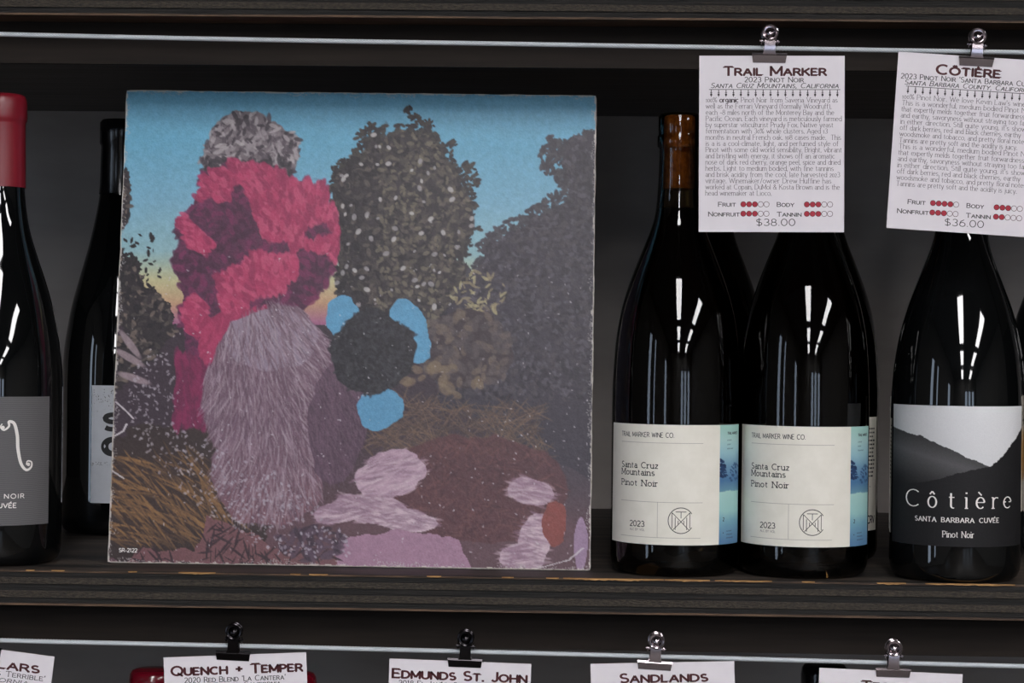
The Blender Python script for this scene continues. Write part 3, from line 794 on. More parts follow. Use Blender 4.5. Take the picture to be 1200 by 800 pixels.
# large faded haze of scuffed ink and white specks, creases
fl = pt.noise(90, 120) * .5 + .5
pt.a *= (1 + .05 * pt.noise(5, 121, 2))[..., None]
gr_ = rng.random(pt.X.shape)
pt.a += ((rng.random(pt.X.shape) - .5) * 13)[..., None]
for q in range(420):
    x_, y_ = rng.uniform(136, 694), rng.uniform(300, 664)
    pt.dab(x_, y_, rng.uniform(.8, 2.0), .8, rng.random() * 3, (200, 192, 198), rng.uniform(.2, .8))
band = pt.poly([(200, 500), (330, 560), (420, 640), (400, 664), (300, 640), (190, 560)], 14, 20, 47)
pt.dabs(420, band, 2.0, 1.2, None, [(186, 178, 188), (160, 152, 164)], .6, 50)
pt.dabs(150, pt.blob(180, 480, 30, 60, .3, 14, 48), 2.0, 1.1, None, [(176, 168, 176)], .6, 51)
for pl in ([(136, 480), (150, 492), (158, 500)], [(136, 520), (146, 514), (150, 505)], [(640, 664), (672, 655), (690, 640)], [(134, 560), (150, 570)]):
    for (xa, ya), (xb, yb_) in zip(pl, pl[1:]):
        for k in range(12): pt.dab(xa + (xb - xa) * k / 12, ya + (yb_ - ya) * k / 12, 1.6, .9, 0, (206, 198, 202), .8)
# rubbed pale rim
d = np.minimum(np.minimum(Xg - 134, 697 - Xg), np.minimum(Yg - 108, 666 - Yg))
rim = (d + 2.4 * pt.noise(7, 130) < 0.7).astype(float)
pt.fill(rim, (206, 198, 190), .85)
pt.fill(((d + 7 * pt.noise(16, 131) < 3) & (rng.random(d.shape) < .25)).astype(float), (188, 182, 182), .6)
EM = .0005
paint_mesh('printed_picture', pt, lambda u, v: np.stack([(u - .5) * (SW - .0009), np.full_like(u, -.00012), (SW - .00045) - v * (SW - .0009)], -1), M['print'], root)
mb = MB()
sm = lambda x_, y_, l=0: (x_, -.0002, y_)
write(mb, 'SR-2122', .0024, -hw + .0075, .0070, sm, .16, fit=.0118)
tag(mb.build('catalogue_number', M['ink_white'], root), 'tiny white catalogue number in the bottom left corner')

# ------------------------------------------------------------------ bottles
def cyl(r):
    return lambda x_, z_, l=0: (r * math.sin(x_ / r), -r * math.cos(x_ / r), z_)


def label_patch(name, r, a0, a1, z0, z1, m_, parent, th=.00022, seg=28, wob=0.0):
    mb = MB()
    for k in range(seg + 1):
        a = R(a0 + (a1 - a0) * k / seg)
        for rr_, zz in ((r + .0001, z0), (r + th, z0), (r + th, z1), (r + .0001, z1)):
            mb.v.append((rr_ * math.sin(a), -rr_ * math.cos(a), zz))
    for k in range(seg):
        for q in range(3):
            A_, B_ = k * 4 + q, (k + 1) * 4 + q
            mb.f.append((A_, B_, B_ + 1, A_ + 1))
    mb.f += [(0, 1, 2, 3), (seg * 4 + 3, seg * 4 + 2, seg * 4 + 1, seg * 4)]
    return mb.build(name, m_, parent, True, 50)


def bottle_profile(H, body, neck_pts):
    """outer profile from foot to lip; body = body radius"""
    foot = [(.020, .0035), (body - .0095, .0), (body - .0050, .0006), (body - .0020, .0028), (body - .0004, .0068), (body, .012)]
    return foot + neck_pts


BURG = [(.0415, .012), (.0415, .095), (.0415, .107), (.0412, .121), (.0404, .1377), (.0388, .1543), (.0357, .171), (.0308, .1875), (.0245, .2041), (.0180, .2208), (.0150, .2319), (.0135, .2485), (.0130, .262), (.0128, .2730)]


def lip(z, rn, rl, H):
    return [(rn, z), (rn + .0002, z + .0012), (rl, z + .0022), (rl + .0001, z + .0050), (rl, z + .0085), (rl - .0007, z + .0098), (rl - .0006, z + .0105), (rl - .0004, z + .014), (rl - .0006, H - .0022), (rl - .0016, H - .0004), (rl - .003, H)]


def full_profile(pts, H, rl=.0141):
    b = pts[0][0]
    foot = [(.0, .004), (.018, .004), (b - .0095, .0), (b - .0050, .0005), (b - .0022, .0026), (b - .0005, .0065)]
    return foot + catmull(pts, 5)[:-1] + lip(pts[-1][1], pts[-1][0], rl, H)


def place(px, Y, z=SHELF_Z, py=660):
    p = P(px, py, Y); return Vector((p.x, Y, z + .0002))


def bottle_root(name, px, Y, label, group, z=SHELF_Z, turn=0, lean=0, py=660):
    loc = place(px, Y, z, py)
    o = empty(name, loc, label, 'wine bottle', group)
    o.rotation_euler = (0, R(lean), -math.atan2(loc.x, loc.y) + R(turn))
    return o


# --- the Trail Marker type: amber glass, cork seen through the neck
H_T = .2965
prof_t = full_profile(BURG, H_T)
glass_t = MB().lathe(prof_t, 96).mesh('glass', M['glass_amber'], True, 60)
wine_p = [(max(.0, r - .0010), z) for r, z in prof_t if .004 < z < .236]
wine_p = [(0.0, .009)] + [(r, max(z, .0065)) for r, z in wine_p[2:]]
wine_t = MB().lathe(wine_p, 64, cap1=True).mesh('wine', M['wine'], True, 60)
cork_t = MB().lathe([(.0, .2478), (.0096, .2478), (.0101, .2486), (.0101, .2900), (.0098, .2946), (.0088, .2952), (.0, .2953)], 40).mesh('cork', M['cork'], True, 50)

LB = []   # label top and bottom of the front label
LZ0, LZ1 = .0206, .0963
RB = .0415
f_ = RB + .0004
PIECES = []
cm = cyl(RB + .00027)
px2 = .000537                       # one photo pixel at the label
def lx(px_): return (RB) * math.asin(max(-1, min(1, (px_ - 790.4) / 75.3)))
def lz(py_): return LZ1 - (py_ - 497.5) * px2
t_ = MB(); PIECES.append(('maker_lettering', t_, 'ink_label'))
write(t_, 'TRAIL MARKER WINE CO.', 5.6 * px2, lx(728.5), lz(512.5), cm, .13, fit=lx(788.5) - lx(728.5), track=.22)
t2 = MB(); PIECES.append(('wine_lettering', t2, 'ink_label'))
for t_, ya, xb in (('Santa Cruz', 549, 770.5), ('Mountains', 557.5, 766.5), ('Pinot Noir', 570, 770.5)):
    write(t2, t_, 6.6 * px2, lx(729), lz(ya), cm, .17, .15, fit=lx(xb) - lx(729), serif=.17, track=.26)
t2 = MB(); PIECES.append(('year_lettering', t2, 'ink_label'))
write(t2, '2023', 6.4 * px2, lx(739), lz(618), cm, .15, fit=lx(755.5) - lx(739), serif=.0)
t2 = MB(); PIECES.append(('small_print', t2, 'ink_line'))
write(t2, 'ALC BY VOL', 2.6 * px2, lx(739), lz(623), cm, .2, fit=lx(756) - lx(739))
for (xa, ya, xb, yb_) in ((728.5, 519, 822, 519), (728.5, 588.5, 822, 588.5), (728.5, 630, 820, 630), (770.5, 588.5, 770.5, 630)):
    t2 = MB(); PIECES.append(('ruled_line', t2, 'ink_line'))
    line(t2, lx(xa), lz(ya), lx(xb), lz(yb_), .00028, cm, 16)
# round monogram
cx0, cz0, rr0 = lx(797.5), lz(609.5), 15 * px2
ink_t = MB(); PIECES.append(('round_monogram', ink_t, 'ink_label'))
ribbon(ink_t, [(cx0 + rr0 * math.cos(a), cz0 + rr0 * math.sin(a)) for a in np.linspace(R(32), R(328), 48)], .0005, .0005, cm)
q = rr0
for seg_ in ([(-.42, .68), (.42, .68)], [(0, .68), (0, .18)], [(-.70, .62), (.62, -.72)], [(.70, .62), (-.62, -.72)], [(-.70, .62), (-.70, -.6)], [(.70, .62), (.70, -.6)], [(-.45, .25), (-.45, -.72)], [(.45, .25), (.45, -.72)], [(-.22, .0), (-.22, -.3)], [(.22, .0), (.22, -.3)]):
    line(ink_t, cx0 + seg_[0][0] * q, cz0 + seg_[0][1] * q, cx0 + seg_[1][0] * q, cz0 + seg_[1][1] * q, .00042, cm, 4)
PIECES = [(n_, t_.mesh(n_, M[k_])) for n_, t_, k_ in PIECES]
# blue picture strip at the right end of the label
ps = Paint(0, 497, 40, 639, 60, 150)
st_ = [(497, (158, 200, 190)), (515, (168, 202, 200)), (530, (150, 190, 200)), (548, (108, 146, 176)), (563, (76, 118, 158)), (576, (104, 146, 166)), (577, (166, 206, 200)), (600, (154, 198, 196)), (612, (118, 164, 182)), (639, (84, 122, 160))]
for c in range(3):
    ps.a[..., c] = np.interp(ps.Y + 3 * ps.noise(12, 3), [s_[0] for s_ in st_], [s_[1][c] for s_ in st_])
ps.dabs(70, ps.poly([(0, 535), (3, 536), (9, 547), (12, 556), (0, 560)], 2, 6, 2), 2.6, 1.0, .3, [(24, 44, 78), (36, 62, 98)], .9, 2)
ps.dabs(30, ps.poly([(20, 545), (26, 538), (40, 545), (40, 566), (18, 566)], 2, 6, 3), 2.6, 1.2, .3, [(40, 70, 108)], .7, 3)
A_MID, A_R, A_L = 42.0, 74.0, -74.0
strip_map = lambda u, v: np.stack([(RB + .00030) * np.sin(np.radians(A_MID + u * (A_R - A_MID))), -(RB + .00030) * np.cos(np.radians(A_MID + u * (A_R - A_MID))), LZ1 - v * (LZ1 - LZ0)], -1)
tiny = MB()
cm2 = cyl(RB + .00034)
write(tiny, 'TRAIL MARKER', 3.0 * px2, RB * R(52), lz(509), cm2, .2, fit=.0125)
for k, (n_, yy) in enumerate(((5, 516.5), (4, 521.5), (7, 526.5), (6, 624), (7, 628), (8, 632))):
    for j in range(n_):
        a_ = RB * R(52) + j * .0010
        line(tiny, a_, lz(yy), a_ + .0006, lz(yy - 1.6), .0003, cm2)
write(tiny, '2', 4 * px2, RB * R(47), lz(611), cm2, .2)
disc(tiny, RB * R(47.6), lz(625), .0004, cm2, n=8)
tiny_me = tiny.mesh('small_print', M['ink_label'])


def trail_bottle(px, Y, label, turn, front=True, py=660):
    o = bottle_root('wine_bottle', px, Y, label, 'tall amber-necked wine bottles with cream labels', turn=turn, py=py)
    link('glass', glass_t, o); link('wine', wine_t, o); link('cork', cork_t, o)
    if front:
        lab = label_patch('front_label', RB, A_L, A_R, LZ0, LZ1, M['label_cream'], o)
        for n_, me_ in PIECES: link(n_, me_, lab)
        s_ = link('picture_strip', strip_me, lab); tag(link('small_print', tiny_me, lab), kind='stuff')
    return o


tmp = paint_mesh('picture_strip', ps, strip_map, M['label_print'])
strip_me = tmp.data; bpy.data.objects.remove(tmp)

YA = 1.332
trail_bottle(790.1, YA, 'wine bottle with a cream label beside the sleeve, cork showing through its bare neck', 0)
trail_bottle(940.6, YA, 'cream-labelled wine bottle standing under the left price card, neck hidden by that card', 2.5)
trail_bottle(830, 1.492, 'dark wine bottle directly behind the one beside the sleeve, only its shoulder showing', 180, False)
oC = trail_bottle(957.0, 1.432, 'wine bottle behind the one under the left price card, edge of its back label showing', 0, False)
# back label of that bottle, seen at its right side
bl_ = label_patch('back_label', RB, 20, 72, .0215, .0990, M['label_cream'], oC)
mb = MB(); cmb = cyl(RB + .0003)
zt = .0990
rb_ = random.Random(2)
for k in range(14):
    zz = zt - .0052 - k * .0027
    x_ = RB * R(30)
    while x_ < RB * R(64 if k else 48):
        wd = rb_.uniform(.0012, .0032)
        line(mb, x_, zz, min(x_ + wd, RB * R(67)), zz, .0011, cmb, 2); x_ += wd + .0008
line(mb, RB * R(24), .0515, RB * R(70), .0515, .0003, cmb, 4)
write(mb, 'CA CRV', .0050, RB * R(40.5), .0265, cmb, .2, fit=.0200)
tag(mb.build('small_print', M['ink_label'], bl_), kind='stuff')

# --- the Côtière bottle
COT = [(.0415, .012), (.0415, .093), (.04143, .105), (.0410, .119), (.0401, .131), (.0383, .145), (.0352, .160), (.0305, .176), (.0242, .193), (.0178, .210), (.0146, .223), (.0136, .240), (.0130, .262), (.0128, .2730)]
prof_c = full_profile(COT, H_T)
glass_c = MB().lathe(prof_c, 96).mesh('glass', M['glass_black'], True, 60)
oD = bottle_root('wine_bottle', 1118.5, 1.322, 'wine bottle with a black mountain picture label under the right price card', None, turn=3)
link('glass', glass_c, oD)
cap_p = [(.0136, .2390), (.0137, .2395), (.0132, .262), (.0131, .2715), (.0144, .2738), (.0146, .2790), (.0144, .2825), (.0136, .2838), (.0138, .2945), (.0128, .2970), (.0, .2973)]
capsule_me = MB().lathe(cap_p, 64).mesh('capsule', M['black_capsule'], True, 50)
link('capsule', capsule_me, oD)
cz1, cz0_ = .1109, .0232
lab = label_patch('front_label', RB, -73, 73, cz0_, cz1, mat('black_label_paper', (26, 25, 27), .75), oD)
pc = Paint(1049, 470, 1195, 634, 200, 210)
sk = 196 + (pc.X - 1049) / 146 * 34 - (pc.Y - 470) * .12
pc.a[:] = sk[..., None]; pc.a[..., 2] += 2
mk = pc.poly([(1040, 494), (1049, 497), (1058, 501), (1066, 503.5), (1080, 506), (1092, 513), (1106, 518), (1120, 524), (1132, 531), (1142, 534), (1150, 538), (1154, 540), (1157, 542), (1210, 560), (1210, 660), (1040, 660)], 1.6, 5, 2)
shade = np.interp(pc.Y + (1120 - pc.X) * .3, [495, 520, 540, 560, 580], [50, 58, 86, 60, 30])
k_ = mk[..., None]
pc.a = pc.a * (1 - k_) + (shade[..., None] * np.array([1, .99, 1.01])) * k_
mk = pc.poly([(1040, 566), (1085, 560), (1110, 552), (1130, 546), (1148, 541.5), (1158, 540), (1170, 530), (1180, 517), (1188, 507), (1194, 497), (1210, 470), (1210, 660), (1040, 660)], 1.4, 5, 3)
pc.fill(mk, (28, 27, 29)); pc.fill((pc.Y > 575).astype(float), (26, 25, 27))
pc.a += ((rng.random(pc.X.shape) - .5) * 7)[..., None]
aL, aR = -72.6, 72.6
cmap = lambda u, v: np.stack([(RB + .00030) * np.sin(np.radians(aL + (np.degrees(np.arcsin(np.clip((u * 2 - 1) * .954, -1, 1))) + 72.6) / 145.2 * (aR - aL))), -(RB + .00030) * np.cos(np.radians(aL + (np.degrees(np.arcsin(np.clip((u * 2 - 1) * .954, -1, 1))) + 72.6) / 145.2 * (aR - aL))), cz1 - .0002 - v * (cz1 - cz0_ - .0004)], -1)
paint_mesh('mountain_picture', pc, cmap, M['label_print'], lab)
cmc = cyl(RB + .00042)
def dx(px_): return RB * math.asin(max(-.99, min(.99, (px_ - 1122) / 76.2)))
def dz(py_): return cz1 - (py_ - 470.5) * .000535
mb = MB()
xs_ = [('C', 1064, 1078), ('ô', 1088, 1097), ('t', 1111, 1117), ('i', 1130, 1132), ('è', 1142, 1151), ('r', 1161, 1167), ('e', 1173.5, 1182)]
for ch, xa, xb in xs_:
    write(mb, ch, 19.5 * .000535, dx(xa), dz(589.5), cmc, .11, .055, fit=dx(xb) - dx(xa) if ch != 'i' else None, serif=.10 if ch in 'tir' else 0)
mb.build('name_lettering', M['ink_white'], lab); mb = MB()
write(mb, 'SANTA BARBARA CUVÉE', 5.2 * .000535, dx(1074), dz(606), cmc, .2, .12, fit=dx(1168) - dx(1074), serif=.12, space=.6, track=.3)
mb.build('region_lettering', M['ink_white'], lab); mb = MB()
write(mb, 'Pinot Noir', 7.0 * .000535, dx(1104.5), dz(623.5), cmc, .13, .08, fit=dx(1139.5) - dx(1104.5), serif=.12, track=.22)
mb.build('grape_lettering', M['ink_white'], lab)
label_patch('back_label', RB, 110, 268, .030, .115, M['label_cream'], oD, seg=24)

# bottle directly behind the Côtière bottle
oE = bottle_root('wine_bottle', 1129, 1.435, 'dark wine bottle right behind the mountain label bottle, only its shoulder showing', None)
link('glass', glass_c, oE); link('capsule', capsule_me, oE)

# bottle at the right edge of the frame
oF = bottle_root('wine_bottle', 1241, 1.502, 'wine bottle cut off by the right picture edge, cream label with orange and black drawing', None, turn=0)
link('glass', glass_c, oF); link('capsule', capsule_me, oF)
lab = label_patch('front_label', RB, -47, 85, .0307, .1147, M['label_cream'], oF)
pf = Paint(0, 0, 100, 140, 120, 160); pf.a[:] = (222, 212, 196)
pf.fill(pf.blob(14, 76, 15, 34, .2, 20, 5), (196, 140, 70)); pf.fill(pf.blob(8, 92, 9, 20, .2, 12, 6), (150, 84, 44)); pf.fill(pf.blob(60, 70, 26, 34, .2, 22, 7), (200, 150, 84))
for k in range(60):
    t = k / 60 * 9
    pf.dab(2 + k * 1.6, 26 + 6 * math.sin(t * 1.7), 3, .9, .3 * math.cos(t), (30, 26, 28), 1)
    pf.dab(2 + k * 1.6, 34 + 4 * math.sin(t * 1.2 + 1), 3, .8, .3 * math.cos(t), (30, 26, 28), 1)
pf.fill(((pf.Y > 12) & (pf.Y < 13)).astype(float), (150, 140, 130))
paint_mesh('label_drawing', pf, lambda u, v: np.stack([(RB + .0003) * np.sin(np.radians(-46.8 + u * 131)), -(RB + .0003) * np.cos(np.radians(-46.8 + u * 131)), .1145 - v * .0836], -1), M['label_print'], lab)

# --- red capsule bottle at the left edge
RED = [(.0405, .012), (.0405, .096), (.04045, .109), (.0400, .122), (.0388, .136), (.0362, .152), (.0328, .168), (.0282, .184), (.0228, .200), (.0180, .216), (.0155, .230), (.0142, .244), (.0135, .268), (.0134, .2862)]
H_R = .3040
glass_r = MB().lathe(full_profile(RED, H_R, .0146), 96).mesh('glass', M['glass_black'], True, 60)
oG = bottle_root('wine_bottle', -2.5, YA, 'red-necked wine bottle with a grey scroll label, cut by the left picture edge', None)
link('glass', glass_r, oG)
zr = .2440
MB().lathe([(.0144, zr), (.0149, zr + .0002), (.0146, zr + .02), (.0143, .2855), (.0144, .2866), (.0151, .2878), (.0153, .2900), (.0152, .2985), (.0147, .3020), (.0136, .3042), (.0120, .3050), (.0, .3051)], 96).build('capsule', M['red_capsule'], oG, True, 50)
gz1, gz0 = .1085, .0265
RG = .0405
lab = label_patch('front_label', RG, -54, 50, gz0, gz1, M['label_grey'], oG)
cmg = cyl(RG + .0003)
def gx(px_): return RG * math.asin(max(-.99, min(.99, (px_ + 2.5) / 73.5)))
def gz(py_): return gz1 - (py_ - 474) * .000537
mb = MB()
for sgn in (1, -1):
    pts = catmull([(0.5, 506), (-1.5, 510), (2.5, 513.5), (8, 509), (8, 503.5), (14, 506), (17.5, 520), (18.5, 536), (22, 553), (28, 561), (33.5, 558), (34, 552), (29.5, 550.5), (28, 555)], 6)
    L_ = len(pts)
    w0 = [1.4 + 2.6 * math.sin(PI * min(1, max(0, (k / (L_ - 1))))) ** 2 for k in range(L_)]
    base = len(mb.v)
    pp = [((gx(x_) if sgn > 0 else gx(-5 - x_) - .010), gz(y_)) for x_, y_ in pts]
    for k in range(L_):
        a_, b2 = pp[max(0, k - 1)], pp[min(L_ - 1, k + 1)]
        ddx, ddy = b2[0] - a_[0], b2[1] - a_[1]; LL = math.hypot(ddx, ddy)
        hw_ = w0[k] * .000537 * .5
        mb.v.append(cmg(pp[k][0] - ddy / LL * hw_, pp[k][1] + ddx / LL * hw_)); mb.v.append(cmg(pp[k][0] + ddy / LL * hw_, pp[k][1] - ddx / LL * hw_))
    for k in range(L_ - 1): mb.f.append((base + 2 * k, base + 2 * k + 1, base + 2 * k + 3, base + 2 * k + 2))
    for (qx, qy) in ((1.2, 510.5), (30.5, 554.5)):
        disc(mb, (gx(qx) if sgn > 0 else gx(-5 - qx) - .010), gz(qy), .0012, cmg, n=12)
    mb.build('scroll_mark', M['ink_white'], lab); mb = MB()
write(mb, 'PINOT NOIR', 5.2 * .000537, gx(26), gz(594.5), cmg, .18, align='r', track=.42, wx_=1.0, fit=.0330)
mb.build('grape_lettering', M['ink_white'], lab); mb = MB()
write(mb, 'CUVÉE', 5.4 * .000537, gx(17.5), gz(605.5), cmg, .2, align='r', track=.22, fit=.0150)
mb.build('lettering', M['ink_white'], lab)

# --- bottle with the heavy black lettering, partly behind the sleeve
TALL = [(.0425, .012), (.0425, .100), (.04245, .112), (.0421, .126), (.0412, .139), (.0392, .153), (.0358, .172), (.0305, .192), (.0245, .214), (.0200, .234), (.0165, .254), (.0152, .274), (.0147, .2935)]
H_S = .3110
glass_s = MB().lathe(full_profile(TALL, H_S, .0158), 96).mesh('glass', M['glass_black'], True, 60)
oS = bottle_root('wine_bottle', 137.5, 1.550, 'black-topped wine bottle, white label half hidden behind the sleeve', None, py=620)
link('glass', glass_s, oS)
MB().lathe([(.0168, .2560), (.0163, .262), (.0156, .292), (.0167, .2945), (.0168, .3040), (.0166, .3100), (.0150, .3122), (.0, .3125)], 64).build('capsule', M['black_capsule'], oS, True, 50)
sz0, sz1 = .0245, .1115
lab = label_patch('front_label', .0425, -27.5, 27.5, sz0, sz1, M['label_white'], oS)
cms = cyl(.0425 + .0003)
def tx(px_): return .0425 * math.asin((px_ - 137.5) / 65.8)
def tz(py_): return sz1 - (py_ - 453.5) * .000640
mb = MB()
write(mb, 'S', .0108, tx(121.5), tz(504), cms, .40, .32, fit=.0120)
mb.build('letter', M['ink_label'], lab); mb = MB()
ribbon(mb, [(tx(131) + .0058 * math.cos(a), tz(524) + .0052 * math.sin(a)) for a in np.linspace(0, 2 * PI, 33)], .0056, .0042, cms)
mb.build('letter', M['ink_label'], lab); mb = MB()
rs = random.Random(9)
for k in range(90):
    xx, yy = rs.uniform(108, 134), rs.choice([rs.uniform(456, 478), rs.uniform(464, 486), rs.uniform(542, 546)])
    disc(mb, tx(xx), tz(yy), rs.uniform(.00012, .00042), cms, n=5)
tag(mb.build('ink_speckle', M['ink_label'], lab), kind='stuff')

# --- bottles on the shelf below, tops just reaching into the frame
Z_LOW = SHELF_Z - SH_T - .350
def low_bottle(px, pytop, Y, m_, label, rk=1.0):
    ztop = P(px, pytop, Y).z
    o = bottle_root('wine_bottle', px, Y, label, None, z=Z_LOW, py=790)
    H0 = .3050; s_ = (ztop - Z_LOW - .0002) / .3051
    link('glass', glass_r, o)
    MB().lathe([(.0144, .240), (.0149, .2402), (.0146, .26), (.0146, .2855), (.0146, .2866), (.0155 * rk, .2878), (.0158 * rk, .2900), (.0158 * rk, .2975), (.0152 * rk, .3020), (.0136 * rk, .3042), (.0110, .3050), (.0, .3051)], 96).build('capsule', m_, o, True, 50)
    o.scale = (1, 1, s_)
    return o
low_bottle(180, 783, 1.332, M['red_wax'], 'red capsule top left of the second lower price card from the left')
low_bottle(343, 787, 1.332, M['red_wax'], 'red capsule top peeping out right of the second lower price card from the left')
low_bottle(966, 777, 1.400, M['black_capsule'], 'black capsule top behind the lower price card farthest right')

# ------------------------------------------------------------------ wires, clips, price cards
Y_W = 1.2640
Y_C = 1.2600
def twisted(pts_px, label):
    root = empty('twisted_wire', P(600, pts_px[len(pts_px) // 2][1], Y_W), label, 'wire', 'twisted steel wires with price cards')
    base = Vector(root.location)
    ctrl = [tuple(P(x_, y_, Y_W) - base) for x_, y_ in pts_px]
    line_ = catmull(ctrl, 170)
    core = [Vector(p) for p in line_]
    for s_ in range(5):
        pts = []
        for k, p in enumerate(core):
            a = 2 * PI * (s_ / 5) + p.x / .0095 * 2 * PI
            pts.append(p + Vector((0, math.cos(a), math.sin(a))) * .00098)
        MB().tube(pts, .00056, 6).build('wire_strand', M['wire'], root, True, 80)
twisted([(-160, 34), (0, 40), (300, 46.5), (600, 51.5), (900, 56.5), (1200, 61.5), (1360, 64)], 'twisted steel wire across the top, in front of the upper shelf rail')
twisted([(-160, 744), (0, 750), (300, 757), (600, 764.5), (900, 772.5), (1200, 780.5), (1360, 784)], 'twisted steel wire across the bottom, carrying the lower row of price cards')

U = Y_C / FPX                      # one photo pixel on the card plane, in metres
# clip, local origin at the middle of the jaw's upper edge; units are pixels of the photograph
def clip_meshes(mt, tall=1.0):
    jaw = MB()
    n = 6
    prof = [(0.6, .2), (3.2, -.6), (3.9, -2.2), (1.0, -10.5), (.2, -10.8)]   # (towards camera, up)
    back = [(-.2, -10.8), (-1.0, -10.5), (-3.9, -2.2), (-3.2, -.6), (-.6, .2)]
    allp = prof + back
    for sx, tap in ((-20.5, 1), (20.5, 1)):
        for (d_, z_) in allp:
            xx = sx * (1 - .075 * min(1, max(0, -z_ / 10.8)))
            jaw.v.append((xx * U, -d_ * U, z_ * U))
    L_ = len(allp)
    for k in range(L_):
        if k == 4: continue
        jaw.f.append((k, (k + 1) % L_, L_ + (k + 1) % L_, L_ + k))
    jaw.f.append(tuple(reversed(range(L_)))); jaw.f.append(tuple(range(L_, 2 * L_)))
    # rolled bright lip along the top
    jaw.tube([(-20.5 * U, -2.2 * U, -.9 * U), (20.5 * U, -2.2 * U, -.9 * U)], 1.3 * U, 8)
    out_ = [('jaw', jaw.mesh('jaw', mt, True, 35))]
    for nm, sgn in (('handle', -1), ('handle', 1)):
        h = MB()
        y0 = sgn
        # tapering neck strip
        st = [(-8.0, -1.0, 3.4), (-6.6, 2.0, 4.2), (-6.2, 9.0, 4.6), (-6.2, 13.5, 4.6), (-5.4, 17.0, 4.4)]
        for (x_, z_, y_) in st:
            for xx in (x_, -x_):
                h.v.append((xx * U, sgn * y_ * U, z_ * U)); h.v.append((xx * U, sgn * (y_ + .8) * U, z_ * U))
        for k in range(len(st) - 1):
            a_ = 4 * k
            h.f += [(a_, a_ + 2, a_ + 6, a_ + 4), (a_ + 1, a_ + 5, a_ + 7, a_ + 3), (a_, a_ + 4, a_ + 5, a_ + 1), (a_ + 2, a_ + 3, a_ + 7, a_ + 6)]
        h.f += [(0, 1, 3, 2), (16, 18, 19, 17)]
        # round thumb piece: ring with dished middle
        cz_ = 24.0
        yb_ = sgn * 4.6 * U
        ringp = [(8.6 * math.cos(t) * U, yb_ + sgn * .8 * U, (cz_ + 8.6 * math.sin(t)) * U) for t in np.linspace(0, 2 * PI, 32, endpoint=False)]
        h.tube(ringp, 1.35 * U, 8, True)
        seg = 28; rad = [(8.2, .6), (6.4, .3), (5.0, 1.6), (3.4, 3.4), (1.6, 4.2), (.01, 4.3)]
        b0 = len(h.v)
        for (r_, dpt) in rad:
            for k in range(seg):
                t = 2 * PI * k / seg
                h.v.append((r_ * math.cos(t) * U, yb_ + sgn * (dpt - .4) * U, (cz_ - 2.2 * (1 - r_ / 8.2) + r_ * math.sin(t)) * U))
        for k in range(len(rad) - 1):
            for j in range(seg):
                j2 = (j + 1) % seg
                h.f.append((b0 + k * seg + j, b0 + k * seg + j2, b0 + (k + 1) * seg + j2, b0 + (k + 1) * seg + j))
        out_.append((nm, h.mesh(nm, mt, True, 40)))
    ax = MB().tube([(-11.5 * U, 0, 14.8 * U), (11.5 * U, 0, 13.8 * U)], 1.1 * U, 10)
    for sx in (-9.2, 9.2):
        ax.tube([(sx * U, 2.8 * math.cos(t) * U, (14.2 + 2.8 * math.sin(t)) * U) for t in np.linspace(0, 2 * PI, 16, endpoint=False)], .8 * U, 6, True)
    ax.tube([(-7.5 * U, 0, 14.6 * U), (7.5 * U, 0, 14.0 * U)], 2.0 * U, 10)
    out_.append(('spring_pin', ax.mesh('spring_pin', mt, True, 50)))
    return out_


clip_n = clip_meshes(M['nickel']); clip_b = clip_meshes(M['black_nickel'])
def clip(px, py, ang, kind, label):
    p = P(px, py, Y_C)
    o = empty('bulldog_clip', (p.x, Y_C, p.z), label, 'clip', 'metal clips holding the price cards')
    o.rotation_euler = (0, R(ang), 0)
    for nm, me in (clip_n if kind == 'n' else clip_b): link(nm, me, o)
    return o


clip(901.5, 63, 0.5, 'n', 'shiny metal clip holding the left price card of the upper row')
clip(1144, 67, 2.5, 'n', 'shiny metal clip holding the right price card of the upper row')
clip(273.5, 763, 2.0, 'b', 'black metal clip on the lower wire above the red capsules, nearest the left')
clip(545, 771, 1.5, 'b', 'black metal clip on the lower wire, below the right part of the record sleeve')
clip(767.5, 774, 3.0, 'n', 'shiny metal clip on the lower wire, under the gap between sleeve and bottles')
clip(1046.5, 782.5, 1.0, 'n', 'shiny metal clip on the lower wire, under the dark bottle at right')
clip(-18, 758, 3.0, 'b', 'black metal clip at the far left end of the lower wire, cut by the frame')

cmz = lambda x_, y_, l=0: (x_ * U, -.00006, y_ * U)


_t = MB(); disc(_t, 0, 0, 3.1, lambda a, b, l=0: (a * U, -.00005, b * U)); dot_me = _t.mesh('rating_dot', M['ink_dot'])
_t = MB(); disc(_t, 0, 0, 3.4, cmz, 2.85, 20); ring_me = _t.mesh('rating_ring', M['ink_red'])


